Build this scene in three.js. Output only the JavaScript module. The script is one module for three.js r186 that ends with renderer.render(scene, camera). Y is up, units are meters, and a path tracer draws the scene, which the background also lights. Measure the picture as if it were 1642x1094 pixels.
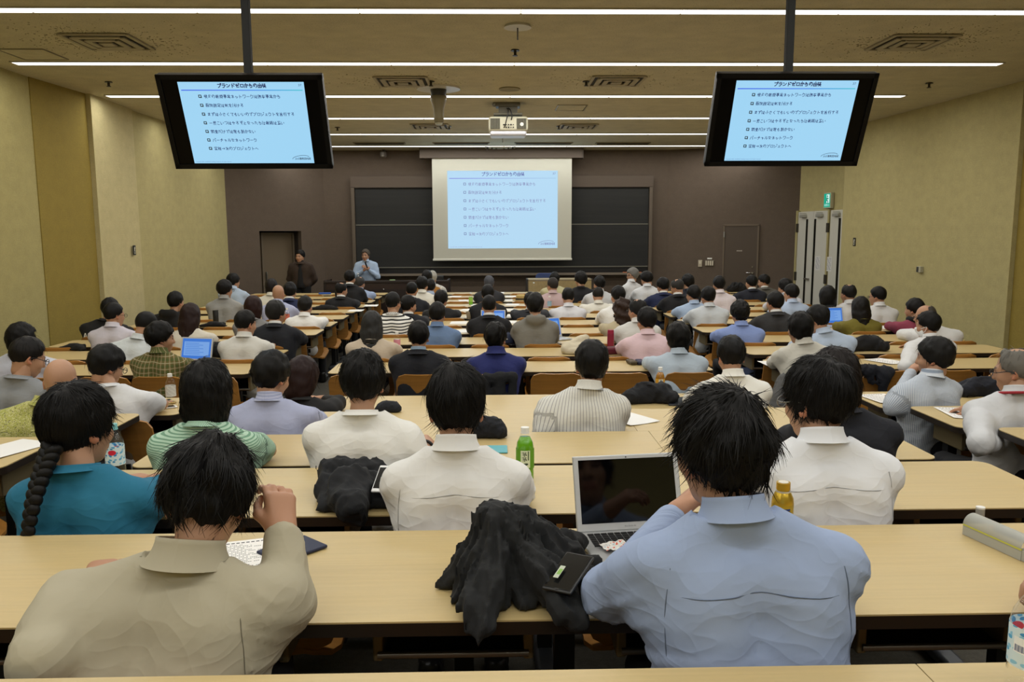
import * as THREE from 'three';
import { mergeGeometries, mergeVertices } from 'three/addons/utils/BufferGeometryUtils.js';
import { RoundedBoxGeometry } from 'three/addons/geometries/RoundedBoxGeometry.js';
import { RectAreaLightUniformsLib } from 'three/addons/lights/RectAreaLightUniformsLib.js';
import { createNoise3D } from 'simplex-noise';

// ---------------------------------------------------------------- camera
const FOCAL = 1280, HORIZON = 373, AXIS_X = 791, ROLL = -0.004, EYE = 1.88;
const scene = new THREE.Scene();
scene.background = new THREE.Color(0x000000);
const camera = new THREE.PerspectiveCamera(2 * Math.atan(547 / FOCAL) * 180 / Math.PI, 1642 / 1094, 0.05, 100);
const pitch = Math.atan((547 - HORIZON) / FOCAL), yawC = Math.atan((821 - AXIS_X) / FOCAL * Math.cos(pitch));
const FW = new THREE.Vector3(Math.sin(yawC) * Math.cos(pitch), -Math.sin(pitch), -Math.cos(yawC) * Math.cos(pitch));
const rt0 = new THREE.Vector3(Math.cos(yawC), 0, Math.sin(yawC)), up0 = new THREE.Vector3().crossVectors(rt0, FW);
const RT = rt0.clone().multiplyScalar(Math.cos(ROLL)).addScaledVector(up0, Math.sin(ROLL));
const UPV = up0.clone().multiplyScalar(Math.cos(ROLL)).addScaledVector(rt0, -Math.sin(ROLL));
camera.position.set(0, EYE, 0);
camera.quaternion.setFromRotationMatrix(new THREE.Matrix4().makeBasis(RT, UPV, FW.clone().negate()));
// a pixel of the photograph -> the point of its ray at distance z in front of the camera, or at height h
const rayOf = (x, y) => FW.clone().addScaledVector(RT, (x - 821) / FOCAL).addScaledVector(UPV, -(y - 547) / FOCAL);
const atZ = (x, y, z) => { const d = rayOf(x, y); return d.multiplyScalar(-z / d.z).add(camera.position); };
const atH = (x, y, h) => { const d = rayOf(x, y); return d.multiplyScalar((h - EYE) / d.y).add(camera.position); };

// ---------------------------------------------------------------- light of the room: rows of ceiling strips
const renderer = new THREE.WebGLRenderer({ antialias: true });
renderer.toneMapping = THREE.LinearToneMapping;
renderer.toneMappingExposure = 1.0;
renderer.shadowMap.enabled = true;
RectAreaLightUniformsLib.init();
const CEIL = 3.66, STRIP_LIGHT = 17.5, STRIP_GLOW = 2.2;
const STRIP_Z = [], STRIP_X0 = -4.98, STRIP_X1 = 5.46;
for (let i = -4; i < 6; i++) STRIP_Z.push(6.74 + 2.03 * i);
for (const z of STRIP_Z) {
  const l = new THREE.RectAreaLight(new THREE.Color(1.0, 0.975, 0.915), STRIP_LIGHT, STRIP_X1 - STRIP_X0, 0.13);
  l.position.set((STRIP_X0 + STRIP_X1) / 2, CEIL - 0.03, -z); l.rotation.x = -Math.PI / 2; scene.add(l);
}

// ---------------------------------------------------------------- helpers
let seed = 1;
function rnd() { seed = (seed + 0x6D2B79F5) | 0; let t = Math.imul(seed ^ (seed >>> 15), 1 | seed); t = (t + Math.imul(t ^ (t >>> 7), 61 | t)) ^ t; return ((t ^ (t >>> 14)) >>> 0) / 4294967296; }
const rr = (a, b) => a + (b - a) * rnd();
let ns = 7; const nrnd = () => { ns = (ns * 16807) % 2147483647; return ns / 2147483647; };
const N3 = createNoise3D(nrnd);
const V = (x, y, z) => new THREE.Vector3(x, y, z);
const taken = {};
function numbered(name) { const k = taken[name] = (taken[name] ?? -1) + 1; return k ? `${name}_${String(k).padStart(3, '0')}` : name; }
function mesh(name, geo, mat, parent = scene) {
  const m = new THREE.Mesh(geo, mat); m.name = parent === scene ? numbered(name) : name;
  m.castShadow = m.receiveShadow = true; parent.add(m); return m;
}
function tag(o, label, category, group) { o.userData.label = label; o.userData.category = category; if (group) o.userData.group = group; return o; }
function thing(name, label, category, pos = [0, 0, 0], turn = 0, group) {
  const g = new THREE.Group(); g.name = numbered(name); g.position.set(...pos); g.rotation.y = turn; scene.add(g);
  return tag(g, label, category, group);
}
function struct(name, geo, mat, label) { const m = mesh(name, geo, mat); m.userData.kind = 'structure'; if (label) m.userData.label = label; return m; }
const box = (w, h, d, x = 0, y = 0, z = 0) => new THREE.BoxGeometry(w, h, d).translate(x, y, z);
const rbox = (w, h, d, r, x = 0, y = 0, z = 0, s = 2) => new RoundedBoxGeometry(w, h, d, s, r).translate(x, y, z);
const cyl = (r0, r1, h, x = 0, y = 0, z = 0, s = 20) => new THREE.CylinderGeometry(r0, r1, h, s).translate(x, y, z);
const bare = (g) => { g = g.index ? g : mergeVertices(g); for (const k of Object.keys(g.attributes)) if (!['position', 'normal', 'uv'].includes(k)) g.deleteAttribute(k); if (!g.attributes.uv) g.setAttribute('uv', new THREE.BufferAttribute(new Float32Array(g.attributes.position.count * 2), 2)); return g; };
const join = (...gs) => mergeGeometries(gs.flat().map(bare), false);
const tube = (pts, r, seg = 20, rs = 8, closed = false) => new THREE.TubeGeometry(new THREE.CatmullRomCurve3(pts, closed), seg, r, rs, closed);
const lathe = (prof, s = 28) => new THREE.LatheGeometry(prof.map(([x, y]) => new THREE.Vector2(x, y)), s);
function roundRect(w, h, r, x0 = -w / 2, y0 = -h / 2) {
  const s = new THREE.Shape(), x1 = x0 + w, y1 = y0 + h;
  s.moveTo(x0 + r, y0); s.lineTo(x1 - r, y0); s.absarc(x1 - r, y0 + r, r, -Math.PI / 2, 0); s.lineTo(x1, y1 - r); s.absarc(x1 - r, y1 - r, r, 0, Math.PI / 2);
  s.lineTo(x0 + r, y1); s.absarc(x0 + r, y1 - r, r, Math.PI / 2, Math.PI); s.lineTo(x0, y0 + r); s.absarc(x0 + r, y0 + r, r, Math.PI, 1.5 * Math.PI); return s;
}
const plate = (shape, t, bevel = 0) => new THREE.ExtrudeGeometry(shape, { depth: t, bevelEnabled: bevel > 0, bevelThickness: bevel, bevelSize: bevel, bevelOffset: -bevel, bevelSegments: 2, curveSegments: 6 });

// textures
function dataTex(w, h, fn, srgb = true, rep = true) {
  const d = new Uint8Array(w * h * 4);
  for (let j = 0; j < h; j++) for (let i = 0; i < w; i++) { const c = fn(i / w, j / h, i, j); const k = (j * w + i) * 4; d[k] = c[0]; d[k + 1] = c[1]; d[k + 2] = c[2]; d[k + 3] = c[3] ?? 255; }
  const t = new THREE.DataTexture(d, w, h); if (srgb) t.colorSpace = THREE.SRGBColorSpace;
  t.magFilter = THREE.LinearFilter; t.minFilter = THREE.LinearMipmapLinearFilter; t.generateMipmaps = true;
  if (rep) t.wrapS = t.wrapT = THREE.RepeatWrapping; t.needsUpdate = true; return t;
}
// noise that tiles over the unit square
function tn(u, v, fu, fv, s = 0) {
  const a = u * 2 * Math.PI, b = v * 2 * Math.PI;
  return 0.5 * (N3(Math.cos(a) * fu / 6.28 + s, Math.sin(a) * fu / 6.28, v * fv + s) * (1 - v) + N3(Math.cos(a) * fu / 6.28 + s, Math.sin(a) * fu / 6.28, v * fv - fv + s) * v) + 0.5 * N3(Math.cos(b) * fv / 6.28 + s, Math.sin(b) * fv / 6.28, Math.cos(a) * fu / 6.28 + s);
}
function canvasTex(w, h, draw) {
  const c = document.createElement('canvas'); c.width = w; c.height = h; const g = c.getContext('2d'); draw(g, w, h);
  const t = new THREE.CanvasTexture(c); t.colorSpace = THREE.SRGBColorSpace; t.anisotropy = 8; return t;
}
const M = (color, roughness = 0.6, o = {}) => new THREE.MeshStandardMaterial({ color, roughness, ...o });
const P = (color, roughness = 0.6, o = {}) => new THREE.MeshPhysicalMaterial({ color, roughness, ...o });
function planarUV(geo, su = 1, sv = 1, axis = 'auto') {   // uv in metres from the face's direction
  geo = geo.index ? geo.toNonIndexed() : geo; geo.computeVertexNormals();
  const p = geo.attributes.position, n = geo.attributes.normal, uv = new Float32Array(p.count * 2);
  for (let i = 0; i < p.count; i++) {
    const ax = Math.abs(n.getX(i)), ay = Math.abs(n.getY(i)), az = Math.abs(n.getZ(i)), x = p.getX(i), y = p.getY(i), z = p.getZ(i);
    const [u, v] = ay > ax && ay > az ? [x, z] : ax > az ? [z, y] : [x, y]; uv[2 * i] = u * su; uv[2 * i + 1] = v * sv;
  }
  geo.setAttribute('uv', new THREE.BufferAttribute(uv, 2)); return geo;
}

// a stroke alphabet for the Japanese writing: each glyph is a list of strokes, each stroke pairs of digits (x, y) on a grid of ten
const GLYPH = {
  'ブ': '1282744829 7081 8091', 'ラ': '2171 1484754929', 'ン': '1233 185783', 'ド': '3139 3476 6172 8192', 'ゼ': '14837455 31384888 7081 8091', 'ロ': '2282882822', 'か': '13635948 4019 7295', 'ら': '3153 2236256475785939', 'の': '522714133161838669',
  '出': '22258582 15198995 5059', '発': '1132 3214 5163 7164 2575 1686 4548 4829 6568 6889', '我': '1331 1484 414938 1654 6077 7789 8268 7182', '々': '3125 3171 7128 4567', '新': '1242 1444 3139 1646 3618 5182 5259 5484 7479', '規': '1242 1444 3134 3419 3648 5181 5186 8186 5383 6649 767989',
  '事': '1181 22727424 1585 2777 7377 505949', '業': '3032 6062 1383 2575 1787 5359 5618 5689', 'ネ': '4152 1373 7328 5459 5687', 'ッ': '2437 4456 8568 6849', 'ト': '3139 3486', 'ワ': '2421817749', 'ー': '1585', 'ク': '3015 32726829', 'は': '1119 3484 6169 694837375789',
  '既': '1119 11414515 1938 5282 5255 5585 6259 7289', '存': '1282 4117 2549 457556595949 4787', '面': '1080 5022 1383881813 3338 6368 3565', '談': '1131 0242 1434 1636 1838 6154 6184 5444 6458 6489', '設': '1131 0343 1535 16391936 5172 5144 7185 5484 8459 5589', '定': '5051 131181 8183 3474 5458 5676 3518 2789', '気': '2114 1282 2464 1575 7589 2648 4628', 'を': '1272 412455 5557 7436 363879', '付': '2014 1519 4484 707969 5567', 'け': '1119 3484 616749', 'る': '217126647768 4858',
  'ま': '2272 2474 515738 3827 274678', 'ず': '1282 5156464454 5639 7081 8091', '小': '505848 2417 7486', 'さ': '1373 4165 252739 3969', 'く': '612569', 'て': '12825558 5879', 'も': '4137 374969 6976 2363 1555', 'い': '121729 2947 7386', 'で': '127246 464868 7081 8091', 'プ': '12734829 809182', 'ジ': '1223 1435 194884 7081 8091', 'ェ': '3474 5458 2888', '遂': '1122 143426 261989 5051 3373 5436 5458 5477', '行': '3014 3315 2539 5181 4484 747969', 'す': '1282 5156 564534 5649',
  '一': '1585', '旦': '21712676 2126 7176 2373 1989', 'こ': '2272 2739 3979', 'つ': '126183 838648', 'や': '146384 8466 4143 3259', 'ぞ': '217134 348456 565779 7081 8091', 'と': '3245 743628 283979', 'な': '1252 3126 6284 5457 573847 4778', 'っ': '245476 7658', 'た': '1252 3118 5474 5689', '信': '2014 1519 5262 4484 4676 48794979 4849 7879', '頼': '1242 3039 14464416 3618 3648 5181 53787353 5575 6889', '感': '1181 1118 1363 25474525 6069 7389 2728 3839', '高': '5051 1181 33535535 1986 8689 37676939',
  '調': '1131 0242 1434 1636 1838 4149 418189 5373 6264 5777', '査': '5055 1282 5215 5285 35696535 3767 1989', 'だ': '1252 3118 5474 5689 7081 8091', '誰': '1131 0242 1434 1636 1838 5045 5359 7174 5383 5575 5777 5989', '動': '1141 13454313 3038 1747 1949 5383 8389 7059', 'バ': '3219 6289 7081 8091', 'チ': '6124 1484 515629', 'ャ': '247567 4359', 'ル': '313618 616986', '実': '5051 131181 8183 2464 1787 5358 5829 5889', '績': '201333 3315 1535 2529 1738 4282 4484 5558 55757858 6989', '次': '1233 1837 5134 348475 545549 5489', '→': '1585 638567', 'へ': '163387',
  'む': '1272 3137 3726 374878 7876 6384', 'ぎ': '1272 1474 4167 262859 7081 8091', '茶': '1181 3032 6062 5325 5385 3575 5559 3738 7687', '非': '3039 6069 1232 1535 1838 6282 6585 6888', '常': '5052 2122 131282 3363 6365 3335 2729 2777 7779 5059', '口': '2282882822',
};
function write(g, text, x, y, size, width) {   // left x, top y
  g.lineWidth = width; g.lineCap = g.lineJoin = 'round';
  for (const ch of text) {
    const s = GLYPH[ch];
    if (s) for (const st of s.split(' ')) { g.beginPath(); for (let i = 0; i + 1 < st.length; i += 2) { const px = x + (+st[i]) / 9.6 * size, py = y + (+st[i + 1]) / 9.6 * size; i ? g.lineTo(px, py) : g.moveTo(px, py); } g.stroke(); }
    x += size * 1.0;
  }
  return x;
}
// ---------------------------------------------------------------- the room
const wallTex = (r, g, b, s) => dataTex(256, 256, (u, v) => { const n = 1 + 0.05 * tn(u, v, 60, 60, s) + 0.035 * tn(u, v, 5, 5, s + 3) + 0.03 * tn(u, v, 110, 14, s + 5); return [r * n, g * n, b * n]; });
const T_WALL = wallTex(226, 226, 226, 1);
const wallMat = (c) => { const m = M(c, 0.9, { map: T_WALL }); m.bumpMap = T_WALL; m.bumpScale = 0.0012; return m; };
const M_WALL = wallMat(0xc3b780), M_PILLAR = wallMat(0xd2c592), M_OLIVE = wallMat(0x9f8a3c), M_BROWN = wallMat(0x6b5d50), M_NEAR = wallMat(0xbcb074);
const T_CEIL = dataTex(512, 512, (u, v) => { const a = tn(u, v, 150, 150, 2), b = tn(u, v, 60, 60, 4); let n = 238 + 12 * tn(u, v, 4, 4, 9); if (a > 0.42 && b > 0.0) n -= 95; return [n, n, n * 0.985]; });
const M_CEIL = M(0xd2caaf, 0.95, { map: T_CEIL, bumpMap: T_CEIL, bumpScale: 0.002 });
const T_FLOOR = dataTex(256, 256, (u, v) => { const n = 200 + 30 * tn(u, v, 120, 120, 5) + 16 * tn(u, v, 20, 20, 6) + 10 * tn(u, v, 3, 3, 7); return [n, n, n]; });
const M_FLOOR = M(0x6b675c, 0.95, { map: T_FLOOR, bumpMap: T_FLOOR, bumpScale: 0.003 });
const M_BLACK = M(0x0d0d0e, 0.5), M_DARK = M(0x17140f, 0.6), M_WHITE = M(0xe8e8e4, 0.5), M_STEEL = M(0x8c8c88, 0.35, { metalness: 0.8 }), M_CHROME = M(0xc8c8c8, 0.2, { metalness: 1 });
const metre = (g, k = 1) => planarUV(g, k, k);

const ROOM_BACK = 2.6, FRONT = 17.8, XL = -5.25, XR = 6.2;
struct('floor', metre(box(16, 0.2, 24, 0.4, -0.1, -8), 1.4), M_FLOOR, 'dark grey green carpet tile floor');
struct('ceiling', metre(box(16, 0.2, 24, 0.4, CEIL + 0.1, -8), 1.0), M_CEIL, 'beige textured plaster ceiling with dark flecks');
const wallPoly = (pts, t = 0.15, sgn = 1) => {   // a wall along a plan line [x, z(distance)], thickness away from the room
  const [a, b] = pts, dx = b[0] - a[0], dz = -(b[1] - a[1]), L = Math.hypot(dx, dz), nx = -dz / L * sgn, nz = dx / L * sgn;
  const g = box(L, CEIL, t, 0, CEIL / 2, 0); g.rotateY(-Math.atan2(dz, dx)); g.translate((a[0] + b[0]) / 2 + nx * t / 2, 0, -(a[1] + b[1]) / 2 + nz * t / 2); return metre(g, 1.1);
};
// left side, from behind the camera to the front
struct('wall_left', wallPoly([[XL - 0.03, -ROOM_BACK], [XL - 0.03, 9.54]], 0.2, -1), M_NEAR, 'yellow fabric side wall');
struct('wall_left_panel', wallPoly([[XL - 0.02, 9.54], [XL + 0.06, 10.65]], 0.2, -1), M_OLIVE, 'dark olive panel of the side wall');
struct('wall_left_pillar', join(wallPoly([[XL + 0.12, 10.65], [XL + 0.06, 11.98]], 0.3, -1)), M_PILLAR, 'pale yellow pillar of the side wall');
struct('wall_left_front', wallPoly([[XL + 0.02, 11.98], [XL + 0.02, 16.0]], 0.2, -1), M_WALL, 'yellow side wall beside the brown front wall');
// right side
struct('wall_right', wallPoly([[XR + 0.18, 9.75], [XR - 0.04, 13.95]], 0.2, 1), M_WALL, 'yellow fabric side wall with the light switch');
struct('wall_right_panel', wallPoly([[XR + 0.2, -ROOM_BACK], [XR + 0.24, 9.75]], 0.2, 1), M_OLIVE, 'dark olive panel of the side wall');
struct('wall_right_return', box(0.62, CEIL, 0.14, XR + 0.27, CEIL / 2, -14.02), M_WALL);
struct('wall_right_door', wallPoly([[XR + 0.5, 14.0], [XR + 0.15, 17.3]], 0.2, 1), M_WALL, 'yellow wall with the white double doors');
struct('wall_back', box(14, CEIL, 0.2, 0.4, CEIL / 2, ROOM_BACK + 0.1), M_NEAR);
// the brown front
struct('wall_front', metre(box(7.6, CEIL, 0.2, 0.1, CEIL / 2, -FRONT - 0.1)), M_BROWN, 'brown front wall behind the blackboard');
const BL0 = [-3.69, 17.8], BL1 = [-5.25, 16.0];
{ // angled brown wall on the left with a recessed doorway
  const dx = BL0[0] - BL1[0], dz = -(BL0[1] - BL1[1]), L = Math.hypot(dx, dz), ang = -Math.atan2(dz, dx);
  const s = new THREE.Shape(); s.moveTo(-0.1, 0); s.lineTo(L, 0); s.lineTo(L, CEIL); s.lineTo(-0.1, CEIL); s.lineTo(-0.1, 0);
  const D0 = 0.74, D1 = 1.76, DH = 1.93, h = new THREE.Path(); h.moveTo(D0, 0.001); h.lineTo(D0, DH); h.lineTo(D1, DH); h.lineTo(D1, 0.001); h.lineTo(D0, 0.001); s.holes.push(h);
  const put = (g) => g.rotateY(ang).translate(BL1[0], 0, -BL1[1]);
  struct('wall_front_side', put(metre(plate(s, 0.12).translate(0, 0, -0.12))), M_BROWN, 'angled brown wall with a recessed doorway');
  struct('trim_1', put(join(box(0.06, DH, 0.5, D0 - 0.03, DH / 2, -0.37), box(0.06, DH, 0.5, D1 + 0.03, DH / 2, -0.37), box(D1 - D0, 0.06, 0.5, (D0 + D1) / 2, DH + 0.03, -0.37))), M(0x2a221c, 0.8), 'dark lining of the doorway');
  const d = new THREE.Group(); d.name = 'door_1'; d.userData = { kind: 'structure', label: 'brown door in the recessed doorway behind the man in the brown jacket' }; scene.add(d);
  mesh('door_leaf', put(box(D1 - D0 - 0.02, DH - 0.06, 0.05, (D0 + D1) / 2, DH / 2 - 0.03, -0.33)), M(0x6a5c48, 0.7), d);
  mesh('door_frame', put(join(box(0.04, DH - 0.04, 0.08, D0 + 0.23, DH / 2 - 0.02, -0.3), box(0.04, DH - 0.04, 0.08, D1 - 0.02, DH / 2 - 0.02, -0.3), box(D1 - D0 - 0.22, 0.04, 0.08, (D0 + D1) / 2 + 0.11, DH - 0.05, -0.3))), M(0x6a5e4c, 0.6), d);
  mesh('door_handle', put(join(box(0.02, 0.2, 0.03, D0 + 0.31, 0.98, -0.28), cyl(0.01, 0.01, 0.12, D0 + 0.31, 0.98, -0.26))), M_STEEL, d);
}
const BR0 = [3.86, 17.8], BR1 = [6.42, 16.75];
struct('wall_front_side', wallPoly([BR0, BR1], 0.2, -1), M_BROWN, 'angled brown wall with the switch panel and door');
{ // flush door, switches on the angled brown wall on the right
  const dx = BR1[0] - BR0[0], dz = -(BR1[1] - BR0[1]), L = Math.hypot(dx, dz), ang = -Math.atan2(dz, dx);
  const on = (g) => g.rotateY(ang).translate(BR0[0], 0, -BR0[1]);
  const along = (px) => { // distance along the wall seen at this pixel column
    const d = rayOf(px, 380), t = (BR0[0] * dz + BR0[1] * dx) / (d.x * dz - d.z * dx) ; const X = d.x * t, Z = d.z * t; return ((X - BR0[0]) * dx + (Z + BR0[1]) * dz) / L; };
  const a0 = along(1161), a1 = along(1216);
  const d = new THREE.Group(); d.name = 'door_2'; d.userData = { kind: 'structure', label: 'flush brown door with a small white notice beside the switches' }; scene.add(d);
  const DH = 2.02, mD = M(0x4c4034, 0.6), W = a1 - a0;
  mesh('door_leaf', on(box(W - 0.03, DH - 0.02, 0.03, (a0 + a1) / 2, DH / 2, 0.015)), mD, d);
  mesh('door_frame', on(join(box(0.035, DH, 0.045, a0, DH / 2, 0.02), box(0.035, DH, 0.045, a1, DH / 2, 0.02), box(W + 0.035, 0.035, 0.045, (a0 + a1) / 2, DH, 0.02))), M(0x655848, 0.55), d);
  mesh('door_handle', on(join(cyl(0.035, 0.035, 0.03, a1 - 0.1, 1.0, 0.045), tube([V(a1 - 0.1, 1, 0.06), V(a1 - 0.14, 1, 0.075), V(a1 - 0.22, 1, 0.07)], 0.011, 8), cyl(0.022, 0.022, 0.02, a1 - 0.1, 1.13, 0.04))), M_CHROME, d);
  for (const y of [1.82, 0.3]) mesh('hinge', on(box(0.025, 0.12, 0.02, a0 + 0.005, y, 0.05)), M_STEEL, d);
  const tx = canvasTex(128, 32, (g) => { g.fillStyle = '#5a5046'; g.fillRect(0, 0, 128, 32); g.fillStyle = '#ded8cc'; for (let i = 0; i < 4; i++) { g.fillRect(8 + i * 29, 6, 20, 3); g.fillRect(8 + i * 29, 14, 20, 3); g.fillRect(16 + i * 29, 4, 3, 22); g.fillRect(8 + i * 29, 22, 20, 3); } });
  mesh('notice', on(new THREE.PlaneGeometry(0.13, 0.035).translate((a0 + a1) / 2 - 0.02, 1.47, 0.032)), new THREE.MeshStandardMaterial({ map: tx, roughness: 0.7 }), d);
  const s0 = along(1124), s1 = along(1139);
  const p1 = thing('wall_phone_box', 'small beige wall box left of the switch panel on brown wall', 'wall box'); mesh('box_body', on(rbox(0.085, 0.15, 0.03, 0.008, s0, 1.19, 0.015)), M(0xb9ae98, 0.5), p1); mesh('box_button', on(rbox(0.04, 0.06, 0.012, 0.004, s0, 1.21, 0.033)), M(0xd8d0bc, 0.5), p1);
  const sp = thing('switch_panel', 'row of four light switches with a white label above on brown wall', 'light switch');
  mesh('panel', on(rbox(0.2, 0.13, 0.02, 0.006, s1, 1.2, 0.012)), M(0x6d6252, 0.5), sp);
  for (let i = 0; i < 4; i++) mesh('switch', on(rbox(0.03, 0.1, 0.018, 0.004, s1 - 0.068 + i * 0.045, 1.2, 0.028)), M(0xcfc6b2, 0.4), sp);
  mesh('label_strip', on(box(0.1, 0.03, 0.006, s1, 1.3, 0.006)), M_WHITE, sp);
}
{ // white double doors on the right
  const A = [XR + 0.5, 14.05], B = [XR + 0.15, 17.3], dx = A[0] - B[0], dz = -(A[1] - B[1]), L = Math.hypot(dx, dz), ang = -Math.atan2(dz, dx);
  const on = (g) => g.rotateY(ang).translate(B[0], 0, -B[1]);
  const along = (px) => { const d = rayOf(px, 380), t = (B[0] * dz + B[1] * dx) / (d.x * dz - d.z * dx); const X = d.x * t, Z = d.z * t; return ((X - B[0]) * dx + (Z + B[1]) * dz) / L; };
  const e = [along(1283), along(1331.5), along(1332.5), along(1356)];
  const d = new THREE.Group(); d.name = 'door_3'; d.userData = { kind: 'structure', label: 'white double doors with narrow dark glass strips beside the yellow wall' }; scene.add(d);
  const DH = 2.28, mW = M(0xc9c8bd, 0.45), mG = P(0x10120f, 0.1);
  const leaf = (x0, x1) => { const l = mesh('door_leaf', on(box(x1 - x0, DH, 0.05, (x0 + x1) / 2, DH / 2, 0.03)), mW, d); return l; };
  const glass = (l, px) => mesh('glass_strip', on(box(0.07, 1.75, 0.012, along(px), 1.25, 0.057)), mG, l);
  const lf1 = leaf(e[0], (e[0] + e[1]) / 2 + 0.02), lf2 = leaf((e[0] + e[1]) / 2 + 0.03, e[1] - 0.03), lf3 = leaf(e[2] + 0.05, e[3] - 0.05);
  glass(lf1, 1297.5); glass(lf2, 1310.5); glass(lf3, 1350);
  for (const [l, x] of [[lf1, e[0] + 0.25], [lf2, e[1] - 0.3], [lf3, e[2] + 0.3]]) mesh('door_closer', on(join(rbox(0.22, 0.06, 0.06, 0.01, x, DH - 0.09, 0.085), box(0.02, 0.012, 0.14, x + 0.07, DH - 0.04, 0.12))), M(0xa8a89e, 0.4, { metalness: 0.3 }), l);
  for (const [l, x] of [[lf1, e[0] - 0.02], [lf2, e[1] - 0.01]]) for (const y of [1.95, 0.95]) mesh('hinge', on(box(0.09, 0.18, 0.02, x, y, 0.06)), M(0x4a463c, 0.4, { metalness: 0.5 }), l);
  mesh('door_handle', on(join(cyl(0.03, 0.03, 0.03, (e[0] + e[1]) / 2 - 0.06, 0.92, 0.07), rbox(0.16, 0.03, 0.03, 0.01, (e[0] + e[1]) / 2 - 0.12, 0.92, 0.09))), M_CHROME, lf1);
  mesh('door_frame', on(join(box(0.08, DH + 0.05, 0.06, e[0] - 0.06, DH / 2, 0.03), box(0.05, DH + 0.05, 0.06, e[1] + 0.0, DH / 2, 0.035))), M_WALL, d);
  const paper = (px, py, seedN, l) => { const t = canvasTex(96, 128, (g) => { g.fillStyle = '#d6d6d2'; g.fillRect(0, 0, 96, 128); g.fillStyle = '#6b6c84'; for (let r = 0; r < 9; r++) for (let c = 0; c < 6; c++) if ((r * 7 + c * 5 + seedN) % 4) g.fillRect(12 + c * 12, 12 + r * 12, 8, 5); });
    mesh('notice', on(box(0.2, 0.28, 0.003, along(px), 1.25, 0.058)), new THREE.MeshStandardMaterial({ map: t, roughness: 0.8 }), l); };
  paper(1317.5, 417, 0, lf2); paper(1336, 419, 2, lf3);
  // exit sign
  const es = thing('exit_sign', 'small glowing green exit sign above the white double doors', 'exit sign');
  const t = canvasTex(64, 96, (g) => { g.fillStyle = '#0fae8e'; g.fillRect(0, 0, 64, 96); g.fillStyle = '#e9fff8'; g.fillRect(26, 6, 30, 60); g.fillStyle = '#0b8a70'; g.beginPath(); g.arc(36, 18, 6, 0, 7); g.fill(); g.lineWidth = 7; g.strokeStyle = '#0b8a70'; g.beginPath(); g.moveTo(36, 26); g.lineTo(30, 44); g.lineTo(42, 54); g.lineTo(38, 66); g.moveTo(30, 44); g.lineTo(20, 58); g.moveTo(22, 34); g.lineTo(48, 36); g.stroke(); g.strokeStyle = '#e9fff8'; write(g, '非常口', 6, 72, 17, 2); });
  const w = along(1330), bodyGeo = on(rbox(0.26, 0.3, 0.07, 0.008, w, 2.47, 0.05)); mesh('sign_body', bodyGeo, M(0xb8b59a, 0.5), es);
  mesh('sign_face', on(new THREE.PlaneGeometry(0.23, 0.26).translate(w, 2.47, 0.087)), new THREE.MeshStandardMaterial({ color: 0x222222, map: t, emissive: 0xffffff, emissiveMap: t, emissiveIntensity: 0.85 }), es);
}
// wall fittings
function wallBadge(label, p, ny) {
  const b = thing('loop_symbol_plate', label, 'sign', [p.x, p.y, p.z], ny);
  const t = canvasTex(64, 112, (g) => { g.fillStyle = '#15150f'; g.fillRect(0, 0, 64, 112); g.strokeStyle = '#d8d6c0'; g.lineWidth = 8; g.beginPath(); g.ellipse(32, 76, 17, 20, 0, 0, 7); g.stroke(); g.beginPath(); g.arc(32, 34, 12, 0, 7); g.stroke(); g.beginPath(); g.moveTo(16, 60); g.lineTo(48, 20); g.stroke(); });
  mesh('plate', rbox(0.08, 0.14, 0.012, 0.004, 0, 0, 0.006), M_BLACK, b); mesh('print', new THREE.PlaneGeometry(0.076, 0.135).translate(0, 0, 0.0125), new THREE.MeshStandardMaterial({ map: t, roughness: 0.5 }), b);
}
wallBadge('small black plate with a white loop symbol on the pale pillar', atZ(197.5, 401.5, 11.65).setX(XL + 0.1), Math.PI / 2 + 0.05);
wallBadge('small black plate with a white loop symbol on wall right of the doors', atZ(1370, 388, 13.6).setX(XR - 0.02), -Math.PI / 2 + 0.05);
{ const p = atZ(1497, 432, 11.6), s = thing('wall_sensor', 'small grey and white switch box on the yellow right wall', 'switch', [XR + 0.085, p.y, -11.6], -Math.PI / 2 + 0.05); mesh('box_body', rbox(0.1, 0.09, 0.05, 0.006, 0, 0, 0.025), M(0xa7a48e, 0.5), s); mesh('box_face', rbox(0.04, 0.075, 0.012, 0.003, -0.02, 0, 0.054), M(0x3b3a34, 0.4), s); }
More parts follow.
